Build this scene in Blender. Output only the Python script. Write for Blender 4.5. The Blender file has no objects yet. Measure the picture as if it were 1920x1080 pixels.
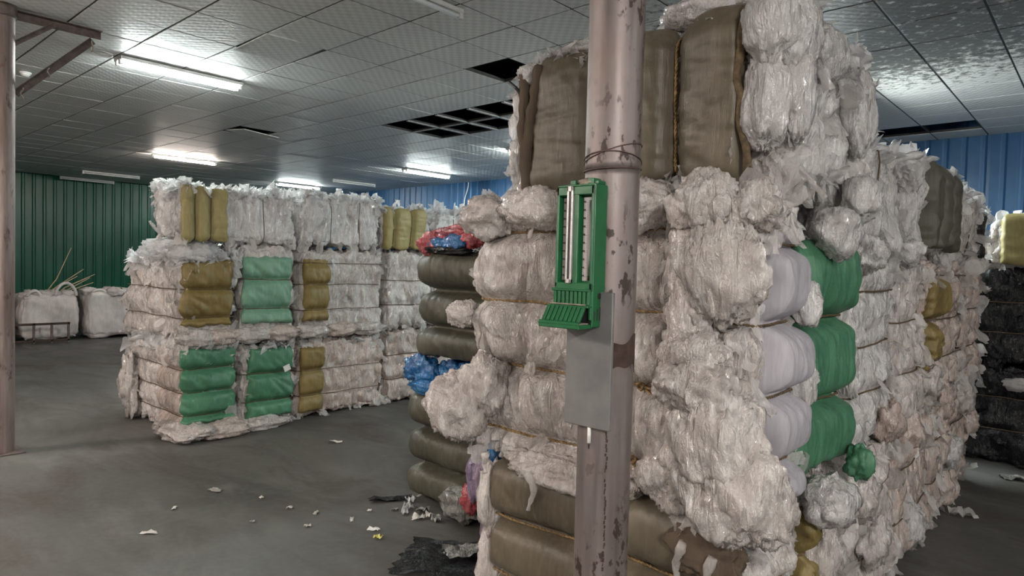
import bpy, math, random
import numpy as np
from mathutils import Matrix, Vector

# ------------------------------------------------------------------ camera, world, exposure
SC = bpy.context.scene
COL = SC.collection
T = 0.6                                            # ceiling tile
F_PX, YAW, PITCH, ROLL = 1255.9, -0.731, -0.034, 0.026
ZC = 1.63
H = ZC + 3.277 * T                                 # ceiling height
GX, GY = -9.274 * T, 6.884 * T                     # a crossing of the ceiling grid
cy_, sy_, cp_, sp_ = math.cos(YAW), math.sin(YAW), math.cos(PITCH), math.sin(PITCH)
FWD = np.array([sy_ * cp_, cy_ * cp_, sp_]); RGT = np.array([cy_, -sy_, 0.0]); UPV = np.cross(RGT, FWD)
R2 = math.cos(ROLL) * RGT + math.sin(ROLL) * UPV
U2 = -math.sin(ROLL) * RGT + math.cos(ROLL) * UPV
cam_data = bpy.data.cameras.new('camera'); cam = bpy.data.objects.new('camera', cam_data); COL.objects.link(cam)
cam_data.sensor_width = 36.0; cam_data.lens = F_PX / 1920 * 36.0; cam_data.clip_start = 0.05; cam_data.clip_end = 100
cam.matrix_world = Matrix(((R2[0], U2[0], -FWD[0], 0), (R2[1], U2[1], -FWD[1], 0), (R2[2], U2[2], -FWD[2], ZC), (0, 0, 0, 1)))
SC.camera = cam
W = bpy.data.worlds.new('world'); SC.world = W; W.use_nodes = True
W.node_tree.nodes['Background'].inputs[0].default_value = (0.5, 0.6, 0.7, 1)
W.node_tree.nodes['Background'].inputs[1].default_value = 0.3
SC.view_settings.view_transform = 'Standard'; SC.view_settings.look = 'None'
SC.view_settings.gamma = 1.0; SC.view_settings.use_curve_mapping = False
SC.view_settings.exposure = 3.42
try:
    SC.cycles.max_bounces = 6; SC.cycles.transparent_max_bounces = 8
except Exception: pass

def project(P):
    v = np.asarray(P, float) - np.array([0, 0, ZC])
    c = v @ FWD
    return 960 + F_PX * (v @ R2) / c, 540 - F_PX * (v @ U2) / c, c

# ------------------------------------------------------------------ numpy noise
_rs = np.random.RandomState(7)
_perm = np.concatenate([_rs.permutation(512)] * 3).astype(np.int64)
_grad = _rs.normal(size=(512, 3)); _grad /= np.linalg.norm(_grad, axis=1)[:, None]
_grad = _grad.astype(np.float32)
def noise(p, seed=0):
    p = np.asarray(p, np.float32) + np.float32(seed * 17.31 + 200.5)
    i = np.floor(p).astype(np.int64); f = p - i; i &= 511
    w = f * f * f * (f * (f * 6 - 15) + 10)
    out = 0
    a0 = _perm[i[:, 0]]; a1 = _perm[i[:, 0] + 1]
    acc = {}
    for dx, a in ((0, a0), (1, a1)):
        wx = w[:, 0] if dx else 1 - w[:, 0]
        for dy in (0, 1):
            b = _perm[a + i[:, 1] + dy]; wy = wx * (w[:, 1] if dy else 1 - w[:, 1])
            for dz in (0, 1):
                g = _grad[_perm[b + i[:, 2] + dz]]
                d = g[:, 0] * (f[:, 0] - dx) + g[:, 1] * (f[:, 1] - dy) + g[:, 2] * (f[:, 2] - dz)
                out = out + d * wy * (w[:, 2] if dz else 1 - w[:, 2])
    return out * 1.6                                # about -1..1

# ------------------------------------------------------------------ mesh helpers
def mk_mesh(name, V, Fq, mat, smooth=True):
    V = np.asarray(V, np.float32); Fq = np.asarray(Fq, np.int32)
    me = bpy.data.meshes.new(name); k = Fq.shape[1]
    me.vertices.add(len(V)); me.vertices.foreach_set('co', V.ravel())
    me.loops.add(Fq.size); me.loops.foreach_set('vertex_index', Fq.ravel())
    me.polygons.add(len(Fq)); me.polygons.foreach_set('loop_start', np.arange(0, Fq.size, k, dtype=np.int32))
    me.polygons.foreach_set('loop_total', np.full(len(Fq), k, np.int32))
    me.polygons.foreach_set('use_smooth', np.full(len(Fq), smooth, bool))
    me.update(calc_edges=True); me.materials.append(mat)
    return me
def obj(name, me, parent=None, loc=None):
    o = bpy.data.objects.new(name, me); COL.objects.link(o)
    if loc is not None: o.location = loc
    if parent is not None:
        o.parent = parent
        o.matrix_parent_inverse = Matrix.Translation(-Vector(parent.location)) if loc is None else Matrix()
    return o
def tag(o, label=None, cat=None, group=None, kind=None):
    if label: o['label'] = label
    if cat: o['category'] = cat
    if group: o['group'] = group
    if kind: o['kind'] = kind
    return o
def thing(name, label, cat, loc=(0, 0, 0), group=None):
    o = bpy.data.objects.new(name, None); COL.objects.link(o); o.location = loc; o.empty_display_size = 0.1
    return tag(o, label, cat, group)
class MB:
    """collects boxes, tubes and grids (quads / tris) into one mesh"""
    def __init__(s): s.v = []; s.f = []
    def add(s, V, Fs):
        n = len(s.v); s.v += [tuple(map(float, p)) for p in V]; s.f += [tuple(int(i) + n for i in f) for f in Fs]
    def box(s, a, b, bev=0.0, M=None):
        (x0, y0, z0), (x1, y1, z1) = a, b
        if bev <= 0:
            V = [(x, y, z) for z in (z0, z1) for y in (y0, y1) for x in (x0, x1)]
            Fs = [(0, 2, 3, 1), (4, 5, 7, 6), (0, 1, 5, 4), (2, 6, 7, 3), (0, 4, 6, 2), (1, 3, 7, 5)]
        else:
            c = np.array([(x0 + x1) / 2, (y0 + y1) / 2, (z0 + z1) / 2]); h = np.array([x1 - x0, y1 - y0, z1 - z0]) / 2
            V = []; idx = {}
            for sx in (-1, 1):
                for sy in (-1, 1):
                    for sz in (-1, 1):
                        for ax in range(3):
                            q = np.array([sx, sy, sz]) * (h - bev); q[ax] = (sx, sy, sz)[ax] * h[ax]
                            idx[(sx, sy, sz, ax)] = len(V); V.append(c + q)
            Fs = []
            for ax in range(3):
                o1, o2 = [(1, 2), (2, 0), (0, 1)][ax]
                for sg in (-1, 1):
                    ring = []
                    for s1, s2 in ((-1, -1), (1, -1), (1, 1), (-1, 1)):
                        k = [0, 0, 0]; k[ax] = sg; k[o1] = s1; k[o2] = s2; ring.append(idx[(*k, ax)])
                    Fs.append(tuple(ring if sg > 0 else ring[::-1]))
            for ax in range(3):                      # edge bevels
                o1, o2 = [(1, 2), (2, 0), (0, 1)][ax]
                for s1 in (-1, 1):
                    for s2 in (-1, 1):
                        def g(sa, face):
                            k = [0, 0, 0]; k[ax] = sa; k[o1] = s1; k[o2] = s2; return idx[(*k, face)]
                        r = (g(-1, o1), g(1, o1), g(1, o2), g(-1, o2))
                        Fs.append(r if s1 * s2 > 0 else r[::-1])
            for sx in (-1, 1):
                for sy in (-1, 1):
                    for sz in (-1, 1):
                        r = tuple(idx[(sx, sy, sz, a)] for a in range(3)); Fs.append(r if sx * sy * sz > 0 else r[::-1])
        if M is not None: V = [tuple(M @ Vector(p)) for p in V]
        s.add(V, Fs); return s
    def tube(s, pts, r, n=8, cap=True):
        pts = np.asarray(pts, float); k = len(pts)
        rr = np.full(k, r) if np.isscalar(r) else np.asarray(r)
        d = np.gradient(pts, axis=0); d /= np.linalg.norm(d, axis=1)[:, None] + 1e-12
        ref = np.array([0, 0, 1.0]) if abs(d[0][2]) < .9 else np.array([1.0, 0, 0])
        V = []
        u = np.cross(d[0], ref); u /= np.linalg.norm(u)
        for i in range(k):
            u = u - d[i] * (u @ d[i]); u /= np.linalg.norm(u) + 1e-12; w = np.cross(d[i], u)
            for j in range(n):
                a = 2 * math.pi * j / n; V.append(pts[i] + rr[i] * (math.cos(a) * u + math.sin(a) * w))
        Fs = [(i * n + j, i * n + (j + 1) % n, (i + 1) * n + (j + 1) % n, (i + 1) * n + j) for i in range(k - 1) for j in range(n)]
        if cap: Fs += [tuple(range(n))[::-1], tuple((k - 1) * n + j for j in range(n))]
        s.add(V, Fs); return s
    def mesh(s, name, mat, smooth=False):
        me = bpy.data.meshes.new(name); me.from_pydata(s.v, [], s.f); me.materials.append(mat)
        if smooth: me.polygons.foreach_set('use_smooth', np.ones(len(me.polygons), bool))
        me.update(); return me
    def build(s, name, mat, parent=None, loc=None, smooth=False):
        return obj(name, s.mesh(name, mat, smooth), parent, loc)

# ------------------------------------------------------------------ materials
class NT:
    def __init__(s, name):
        s.m = bpy.data.materials.new(name); s.m.use_nodes = True; s.t = s.m.node_tree; s.t.nodes.clear()
        s.out = s.t.nodes.new('ShaderNodeOutputMaterial')
    def n(s, typ, **kw):
        nd = s.t.nodes.new('ShaderNode' + typ)
        for k, v in kw.items():
            if k.startswith('i_'):
                key = k[2:].replace('_', ' '); sock = nd.inputs[int(key)] if key.isdigit() else nd.inputs[key]
                if isinstance(v, bpy.types.NodeSocket): s.t.links.new(v, sock)
                else: sock.default_value = v
            else: setattr(nd, k, v)
        return nd
    def math(s, op, a, b=0.0, c=None, clamp=False):
        nd = s.t.nodes.new('ShaderNodeMath'); nd.operation = op; nd.use_clamp = clamp
        for i, v in enumerate((a, b) if c is None else (a, b, c)):
            if isinstance(v, bpy.types.NodeSocket): s.t.links.new(v, nd.inputs[i])
            else: nd.inputs[i].default_value = v
        return nd.outputs[0]
    def mapr(s, v, a, b, c=0.0, d=1.0):
        return s.n('MapRange', i_0=v, i_1=a, i_2=b, i_3=c, i_4=d).outputs[0]
    def mix(s, f, a, b):
        nd = s.t.nodes.new('ShaderNodeMix'); nd.data_type = 'RGBA'
        for k, v in ((0, f), (6, a), (7, b)):
            if isinstance(v, bpy.types.NodeSocket): s.t.links.new(v, nd.inputs[k])
            else: nd.inputs[k].default_value = (*v, 1) if isinstance(v, tuple) and len(v) == 3 else v
        return nd.outputs[2]
    def pos(s, scale=(1, 1, 1)):
        g = s.n('NewGeometry').outputs['Position']
        return s.n('Mapping', i_Vector=g, i_Scale=scale).outputs[0]
    def noise(s, vec, scale, detail=3, rough=0.55, dist=0.0):
        return s.n('TexNoise', i_Vector=vec, i_Scale=scale, i_Detail=detail, i_Roughness=rough, i_Distortion=dist).outputs[0]
    def bump(s, h, strength, dist, normal=None):
        kw = dict(i_Strength=strength, i_Distance=dist, i_Height=h)
        if normal is not None: kw['i_Normal'] = normal
        return s.n('Bump', **kw).outputs[0]
    def principled(s, col, rough, normal=None, metal=0.0, spec=0.5, **kw):
        p = s.n('BsdfPrincipled')
        for k, v in (('Base Color', col), ('Roughness', rough), ('Metallic', metal), ('Specular IOR Level', spec), ('Normal', normal)):
            if v is None: continue
            if isinstance(v, bpy.types.NodeSocket): s.t.links.new(v, p.inputs[k])
            else: p.inputs[k].default_value = (*v, 1) if isinstance(v, tuple) and len(v) == 3 else v
        for k, v in kw.items(): p.inputs[k.replace('_', ' ')].default_value = v
        return p.outputs[0]
    def done(s, sh): s.t.links.new(sh, s.out.inputs[0]); return s.m

def m_plain(name, col, rough=0.5, metal=0.0, var=0.15, scale=8.0, spec=0.5):
    t = NT(name); v = t.noise(t.pos(), scale, 4)
    d = tuple(c * (1 - var) for c in col); l = tuple(min(1, c * (1 + var)) for c in col)
    return t.done(t.principled(t.mix(t.mapr(v, .3, .7), d, l), rough, t.bump(v, .15, .01), metal, spec))

def m_film(name, c1, c2, c3, alpha=1.0, rough=(0.14, 0.34), bump=0.55, trans=.22, coat=1.0):
    t = NT(name); P = t.pos(); Pv = t.pos((1.0, 1.0, 0.22))
    big = t.noise(P, 2.3, 3); fine = t.noise(Pv, 20, 4)
    col = t.mix(t.mapr(big, .35, .62), c1, c2)
    col = t.mix(t.mapr(fine, .5, .72, 0, .8), col, c3)
    # long soft pleats, then small sharp creases that catch the lamps
    a = t.math('ABSOLUTE', t.math('SUBTRACT', t.noise(Pv, 30, 2, .5, 1.0), .5))
    b = t.math('ABSOLUTE', t.math('SUBTRACT', t.noise(t.pos((1, 1, .6)), 75, 2, .5, 1.4), .5))
    h = t.math('ADD', t.math('MULTIPLY', a, -1.0), t.math('MULTIPLY', b, -.30))
    # stretched film turns white along its creases
    c = t.math('ABSOLUTE', t.math('SUBTRACT', t.noise(t.pos((1, 1, .45)), 48, 3, .6, 1.6), .5))
    line = t.math('MULTIPLY', t.mapr(c, .0, .05, .75, 0), t.mapr(t.noise(P, 12, 2), .42, .6))
    col = t.mix(line, col, tuple(min(.95, k * 1.08) for k in c3))
    nrm = t.bump(h, bump, .045)
    # crumpled-foil facets: every small cell leans its own way
    wob = t.n('TexNoise', i_Vector=P, i_Scale=40.0, i_Detail=1.0).outputs[1]
    pv = t.n('VectorMath', operation='MULTIPLY_ADD', i_0=wob, i_1=(.03, .03, .03), i_2=t.pos((1, 1, .4))).outputs[0]
    cell = t.n('TexVoronoi', i_Vector=pv, i_Scale=60.0).outputs['Color']
    cell = t.n('VectorMath', operation='SUBTRACT', i_0=cell, i_1=(.5, .5, .5)).outputs[0]
    def lean(k):
        v = t.n('VectorMath', operation='MULTIPLY_ADD', i_0=cell, i_1=(k, k, k), i_2=nrm).outputs[0]
        return t.n('VectorMath', operation='NORMALIZE', i_0=v).outputs[0]
    r = t.mapr(t.noise(P, 9, 2), .3, .7, *rough)
    nb = lean(.3)
    p_ = t.principled(col, r, nb, 0, .8 if coat > .5 else .3, Coat_Weight=coat, Coat_Roughness=.10, Coat_IOR=1.75)
    t.t.links.new(lean(1.15), p_.node.inputs['Coat Normal']); sh = p_; nrm = nb
    trl = t.n('BsdfTranslucent', i_Color=col, i_Normal=nrm).outputs[0]
    sh = t.n('MixShader', i_0=trans, i_1=sh, i_2=trl).outputs[0]
    if alpha < 1:
        tr = t.n('BsdfTransparent', i_Color=(1, 1, 1, 1)).outputs[0]
        sh = t.n('MixShader', i_0=alpha, i_1=tr, i_2=sh).outputs[0]
    return t.done(sh)

def m_woven(name, c1, c2, rough=.5, stain=(.12, .1, .07), st=.25):
    t = NT(name); P = t.pos(); Pv = t.pos((1, 1, .12))
    n1 = t.noise(P, 3.2, 4); streak = t.noise(Pv, 60, 3)
    col = t.mix(t.mapr(n1, .3, .7), c1, c2)
    col = t.mix(t.mapr(streak, .45, .8, 0, .35), col, tuple(min(1, c * 1.55) for c in c2))
    col = t.mix(t.mapr(t.noise(P, 5.5, 5, .65), .56, .75, 0, st), col, stain)
    wx = t.n('TexWave', wave_type='BANDS', bands_direction='Z', i_Vector=P, i_Scale=95.0, i_Distortion=.6, i_Detail=1.0).outputs['Fac']
    wy = t.n('TexWave', wave_type='BANDS', bands_direction='DIAGONAL', i_Vector=t.pos((1, 1, 0)), i_Scale=95.0, i_Distortion=.6, i_Detail=1.0).outputs['Fac']
    h = t.math('MULTIPLY', wx, wy)
    nrm = t.bump(streak, .35, .008, t.bump(h, .22, .002))
    return t.done(t.principled(col, rough, nrm, 0, .45))

MT = {}
MT['film'] = m_film('clear_film', (.50, .445, .415), (.66, .60, .565), (.84, .82, .80))
MT['film_cool'] = m_film('white_film', (.52, .495, .485), (.67, .645, .635), (.86, .855, .855))
MT['film_warm'] = m_film('warm_film', (.54, .42, .365), (.66, .55, .49), (.80, .73, .69))
MT['film_loose'] = m_film('loose_clear_film', (.78, .74, .71), (.84, .81, .79), (.9, .89, .88), .62, (.1, .28), .4, .35)
MT['film_snow'] = m_film('white_loose_film', (.80, .80, .80), (.86, .86, .87), (.9, .9, .92), .75, (.15, .35), .4, .35)
MT['film_black'] = m_film('black_film', (.003, .0035, .005), (.006, .0065, .009), (.014, .015, .019), 1, (.1, .25), .55, .05, .3)
MT['film_blue'] = m_film('blue_film', (.01, .12, .38), (.02, .22, .55), (.06, .35, .7))
MT['film_red'] = m_film('red_film', (.5, .04, .05), (.65, .10, .12), (.75, .3, .33))
MT['film_purple'] = m_film('purple_film', (.25, .2, .36), (.42, .3, .42), (.55, .42, .5))
MT['film_dirty'] = m_film('grey_film', (.16, .16, .14), (.3, .29, .27), (.45, .44, .42))
MT['green'] = m_woven('green_woven', (.048, .150, .082), (.072, .21, .118), .42, (.05, .14, .08))
MT['green_pale'] = m_woven('pale_green_woven', (.125, .265, .18), (.18, .335, .235), .45, (.1, .25, .16))
MT['yellow'] = m_woven('yellow_woven', (.24, .195, .075), (.32, .27, .115), .5, (.12, .08, .03))
MT['mustard'] = m_woven('mustard_woven', (.165, .12, .04), (.24, .18, .065), .5, (.06, .045, .015), .5)
MT['khaki'] = m_woven('khaki_woven', (.085, .069, .047), (.14, .117, .082), .38, (.055, .045, .03))
MT['olive'] = m_woven('olive_woven', (.060, .057, .040), (.10, .094, .068), .45, (.03, .03, .022))
MT['lilac'] = m_woven('white_woven', (.34, .325, .36), (.42, .405, .44), .5, (.3, .27, .27), .2)
MT['burlap'] = m_woven('burlap', (.06, .042, .028), (.105, .076, .053), .9, (.05, .035, .02))
MT['bagwhite'] = m_woven('bag_white', (.42, .385, .37), (.53, .495, .475), .6, (.3, .27, .24), .4)
MT['rope'] = m_plain('straw_rope', (.24, .15, .06), .6, 0, .6, 60)
MT['rope_dark'] = m_plain('dark_rope', (.10, .065, .03), .7, 0, .5, 60)
MT['black'] = m_plain('black_plastic', (.012, .012, .014), .45)

def m_pole():
    t = NT('galvanised_steel'); P = t.pos(); Pv = t.pos((1, 1, .06))
    n1 = t.noise(Pv, 26, 4); n2 = t.noise(P, 7, 5, .6)
    col = t.mix(t.mapr(n1, .3, .7), (.155, .135, .13), (.29, .255, .245))
    col = t.mix(t.mapr(n2, .35, .7, 0, .55), col, (.20, .15, .135))
    sp = t.noise(t.pos((1, 1, .55)), 34, 3, .6)
    zm = t.noise(P, 3.1, 2)
    rust = t.mapr(t.math('MULTIPLY', t.mapr(sp, .53, .62), t.mapr(zm, .38, .55)), .2, .8)
    col = t.mix(rust, col, (.035, .02, .015))
    met = t.mapr(rust, 0, 1, .65, 0)
    p = t.principled(col, t.mapr(n1, .3, .7, .42, .60), t.bump(n2, .2, .01, t.bump(sp, .2, .003)), met)
    return t.done(p)
MT['pole'] = m_pole()
def m_pole_old():
    t = NT('weathered_steel'); P = t.pos(); Pv = t.pos((1, 1, .08))
    col = t.mix(t.mapr(t.noise(Pv, 14, 5, .65), .35, .65), (.16, .115, .10), (.30, .25, .235))
    col = t.mix(t.mapr(t.noise(t.pos((1, 1, .3)), 16, 4, .7), .58, .7), col, (.06, .03, .02))
    return t.done(t.principled(col, .5, t.bump(t.noise(P, 30, 3), .2, .005), .45))
MT['pole_old'] = m_pole_old()
MT['angle'] = m_plain('angle_iron', (.13, .10, .09), .6, .4, .4, 20)
MT['rusty'] = m_plain('rust_dark', (.045, .025, .018), .8, 0, .5, 40)
MT['plate'] = m_plain('grey_sheet', (.17, .168, .167), .55, .3, .15, 14)
MT['tgreen'] = m_plain('green_plastic', (.008, .105, .034), .38, 0, .12, 20)
MT['scale'] = m_plain('scale_white', (.42, .39, .39), .5, 0, .08, 30)
MT['steelbar'] = m_plain('brushed_strip', (.50, .47, .46), .4, .3, .1, 30)
MT['dust'] = m_plain('dust', (.25, .21, .17), .95, 0, .35, 40)
MT['wire'] = m_plain('binding_wire', (.16, .10, .09), .5, .6, .3, 50)
MT['white'] = m_plain('white_plastic', (.72, .72, .70), .4, 0, .05)
MT['batten'] = m_plain('white_batten', (.62, .62, .60), .5, 0, .1)
MT['bamboo'] = m_plain('bamboo', (.38, .29, .18), .6, 0, .25, 20)
MT['paper'] = m_plain('scrap_white', (.62, .60, .56), .6, 0, .15, 60)
MT['paper_y'] = m_plain('scrap_yellow', (.60, .55, .16), .6, 0, .15, 60)
MT['paper_g'] = m_plain('scrap_grey', (.30, .29, .27), .6, 0, .2, 60)
gl = NT('clear_glass'); MT['glass'] = gl.done(gl.principled((.9, .92, .92), .05, None, 0, .5, Transmission_Weight=.85, IOR=1.45))
def m_emit(name, col, s):
    t = NT(name); return t.done(t.n('Emission', i_Color=(*col, 1), i_Strength=s).outputs[0])

def m_floor():
    t = NT('concrete_floor'); P = t.pos(); Ps = t.pos((.45, 1.0, 1))
    a = t.noise(P, .55, 5, .6, .4); b = t.noise(Ps, 1.7, 6, .62, .8); c = t.noise(P, 22, 4, .6)
    col = t.mix(t.mapr(a, .34, .66), (.060, .059, .054), (.108, .107, .098))
    col = t.mix(t.mapr(b, .48, .68, 0, .75), col, (.055, .043, .036))
    col = t.mix(t.mapr(t.noise(Ps, 3.1, 5, .6, .5), .55, .72, 0, .55), col, (.17, .17, .16))
    col = t.mix(t.mapr(c, .4, .75, 0, .22), col, (.17, .165, .15))
    r = t.mapr(b, .3, .7, .42, .72)
    return t.done(t.principled(col, r, t.bump(c, .18, .006, t.bump(a, .2, .03)), 0, .35))
MT['floor'] = m_floor()
def m_tile():
    t = NT('embossed_ceiling_tile'); P = t.pos()
    sep = t.n('SeparateXYZ', i_0=P); x, y = sep.outputs[0], sep.outputs[1]
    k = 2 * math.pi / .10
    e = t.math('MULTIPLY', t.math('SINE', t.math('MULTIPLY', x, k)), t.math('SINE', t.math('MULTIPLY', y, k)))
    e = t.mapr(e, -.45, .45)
    big = t.noise(P, .7, 4); fine = t.noise(P, 9, 5, .65)
    col = t.mix(t.mapr(big, .35, .65), (.66, .665, .65), (.78, .785, .76))
    oi = t.n('ObjectInfo').outputs['Random']
    col = t.mix(t.mapr(oi, 0, 1, 0, .3), col, (.62, .625, .63))
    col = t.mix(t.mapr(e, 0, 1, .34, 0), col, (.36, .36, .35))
    # mottled reflection of the glossy tiles, painted into the colour at far right
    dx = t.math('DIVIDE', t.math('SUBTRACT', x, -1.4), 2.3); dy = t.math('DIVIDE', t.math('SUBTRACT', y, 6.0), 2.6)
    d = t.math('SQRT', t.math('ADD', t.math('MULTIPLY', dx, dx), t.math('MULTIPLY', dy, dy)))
    refl_mottle = t.math('ADD', t.noise(P, 10, 6, .74), t.mapr(d, .35, 1.15, .13, -.22))
    col = t.mix(t.mapr(refl_mottle, .46, .58, 0, .9), col, (.07, .07, .062))
    grime = t.mapr(fine, .62, .8, 0, .35)
    col = t.mix(grime, col, (.16, .15, .14))
    return t.done(t.principled(col, t.mapr(big, .3, .7, .42, .58), t.bump(e, .3, .005, t.bump(t.noise(P, 40, 3), .1, .004)), 0, .3))
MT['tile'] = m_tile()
MT['tbar'] = m_plain('dark_grid_bar', (.055, .055, .05), .6, .2, .3, 20)
MT['tbar_l'] = m_plain('pale_grid_bar', (.40, .40, .38), .5, .2, .2, 20)
def m_clad(name, c1, c2, c3, rough):
    t = NT(name); P = t.pos(); Pv = t.pos((1, 1, .05))
    s = t.noise(Pv, 9, 4, .6)
    col = t.mix(t.mapr(t.noise(P, .9, 4), .35, .65), c1, c2)
    col = t.mix(t.mapr(s, .55, .75, 0, .4), col, c3)
    return t.done(t.principled(col, rough, t.bump(t.noise(t.pos((1, 1, .25)), 3.5, 3), .35, .03), 0, .3))
MT['clad_green'] = m_clad('green_cladding', (.004, .060, .030), (.007, .085, .042), (.012, .10, .055), .28)
MT['clad_blue'] = m_clad('blue_cladding', (.020, .085, .20), (.032, .12, .27), (.12, .17, .23), .4)
MT['clad_grey'] = m_clad('grey_cladding', (.30, .31, .31), (.38, .39, .39), (.25, .24, .22), .5)
MT['roof'] = m_plain('roof_dark', (.035, .04, .05), .8)

# ------------------------------------------------------------------ the hall
XL, XR, YN, YF = -20.25, 5.2, -6.0, 11.25
fl = MB().box((XL - .3, YN - .3, -.2), (XR + .3, YF + .3, 0)).build('floor', MT['floor']); tag(fl, 'stained grey concrete floor of the hall', None, None, 'structure')
rf = MB().box((XL - .3, YN - .3, 4.9), (XR + .3, YF + .3, 5.0)).build('roof_deck', MT['roof']); tag(rf, 'dark roof above the hanging ceiling', None, None, 'structure')

def cladding(name, label, mat, origin, along, inward, length, top=4.9, sheet=.9, rib=.225, depth=.016):
    """vertical trapezoid-ribbed sheets in front of a plain backing"""
    a = np.array(along, float); n = np.array(inward, float); o = np.array(origin, float)
    p0 = o - n * .12; p1 = o + a * length - n * .06
    lo = np.minimum(p0, p1); hi = np.maximum(p0, p1)
    root = MB().box((lo[0], lo[1], 0), (hi[0], hi[1], top)).build(name, mat); tag(root, label, None, None, 'structure')
    prof = []
    x = 0
    while x < sheet - 1e-6:
        prof += [(x, 0), (x + rib * .55, 0), (x + rib * .66, depth), (x + rib * .82, depth), (x + rib * .93, 0)]; x += rib
    prof.append((sheet + .02, .003))
    V = []
    for z in (0.0, top):
        for off in (0, -.004):
            V += [a * u + n * (w - .02 + off) + np.array([0, 0, z]) for u, w in prof]
    k = len(prof); Fs = []
    for i in range(k - 1):
        Fs.append((i, i + 1, 2 * k + i + 1, 2 * k + i)); Fs.append((k + i + 1, k + i, 3 * k + i, 3 * k + i + 1))
    me = bpy.data.meshes.new('cladding_sheet'); me.from_pydata([tuple(v) for v in V], [], Fs); me.materials.append(mat); me.update()
    for i in range(int(math.ceil(length / sheet))):
        c = bpy.data.objects.new('cladding_sheet', me); COL.objects.link(c); c.parent = root
        c.location = tuple(o + a * i * sheet + n * (.0015 * (i % 2)))
    return root
cladding('wall_left', 'dark green ribbed steel wall at the far left', MT['clad_green'], (XL, YN, 0), (0, 1, 0), (1, 0, 0), YF - YN)
cladding('wall_back', 'blue ribbed steel wall behind the bales', MT['clad_blue'], (XL, YF, 0), (1, 0, 0), (0, -1, 0), XR - XL)
cladding('wall_right', 'grey ribbed steel wall', MT['clad_grey'], (XR, YN, 0), (0, 1, 0), (-1, 0, 0), YF - YN)
cladding('wall_front', 'grey ribbed steel wall', MT['clad_grey'], (XL, YN, 0), (1, 0, 0), (0, 1, 0), XR - XL)

# ceiling: dark T-bars, tiles lying on them, some missing or slipped
i0, i1 = math.floor((XL - GX) / T), math.ceil((XR - GX) / T)
j0, j1 = math.floor((YN - GY) / T), math.ceil((YF - GY) / T)
bars = MB()
for i in range(i0, i1 + 1): bars.box((GX + i * T - .011, YN, H + .002), (GX + i * T + .011, YF, H + .03))
for j in range(j0, j1 + 1): bars.box((XL, GY + j * T - .011, H + .0025), (XR, GY + j * T + .011, H + .031))
ceil = bars.build('ceiling', MT['tbar']); tag(ceil, 'suspended ceiling of square embossed tiles', None, None, 'structure')
holes = {(1, 1)}
holes |= {(a, b) for a in (-4, -3, -2, -1) for b in (3, 4)} - {(-1, 4)} | {(0, 3)}
holes |= {(5, 10), (6, 10)}
slipped = {(-1, -2): ((.03, -.035, -.022), (.05, -.05, .03)), (-8, 1): ((.02, .03, -.035), (-.06, .09, .05)), (0, 4): ((.05, .05, -.03), (.06, .04, .05))}
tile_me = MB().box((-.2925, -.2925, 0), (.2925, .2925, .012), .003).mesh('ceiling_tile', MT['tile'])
cells = []
rng = random.Random(3)
for i in range(i0, i1):
    for j in range(j0, j1):
        if (i, j) in holes: continue
        cx, cy = GX + (i + .5) * T, GY + (j + .5) * T
        if cx < XL + .2 or cx > XR - .1 or cy > YF - .1 or cy < YN + .1: continue
        px, py, dz = project((cx, cy, H)); area = 0
        if dz > .5 and -60 < px < 1980 and -60 < py < 420: area = 1 / dz ** 3
        cells.append((area, i, j, cx, cy))
cells.sort(reverse=True)
rest = MB()
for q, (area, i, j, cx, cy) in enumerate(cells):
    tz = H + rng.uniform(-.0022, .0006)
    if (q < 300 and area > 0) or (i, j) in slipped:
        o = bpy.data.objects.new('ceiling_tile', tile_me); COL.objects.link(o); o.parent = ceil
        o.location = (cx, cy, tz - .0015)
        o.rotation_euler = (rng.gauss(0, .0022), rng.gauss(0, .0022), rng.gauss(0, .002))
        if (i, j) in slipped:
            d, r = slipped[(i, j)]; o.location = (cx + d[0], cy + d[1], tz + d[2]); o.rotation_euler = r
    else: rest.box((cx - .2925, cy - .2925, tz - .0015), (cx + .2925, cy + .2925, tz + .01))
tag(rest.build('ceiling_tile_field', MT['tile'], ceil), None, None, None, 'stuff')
# hanging tile slabs and bent bars at the openings
hb = MB(); hx0, hy0 = GX - 4 * T, GY + 3 * T
for a in (1, 2, 3, 4): hb.box((hx0 + a * T - .02, hy0 + .02, H - .012), (hx0 + a * T + .02, hy0 + 2 * T, H + .004))
hb.box((hx0, hy0 + T - .014, H - .01), (hx0 + 5 * T, hy0 + T + .014, H + .005))
tag(hb.build('exposed_grid', MT['tbar_l'], ceil), 'bare pale ceiling bars across the large opening')

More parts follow.
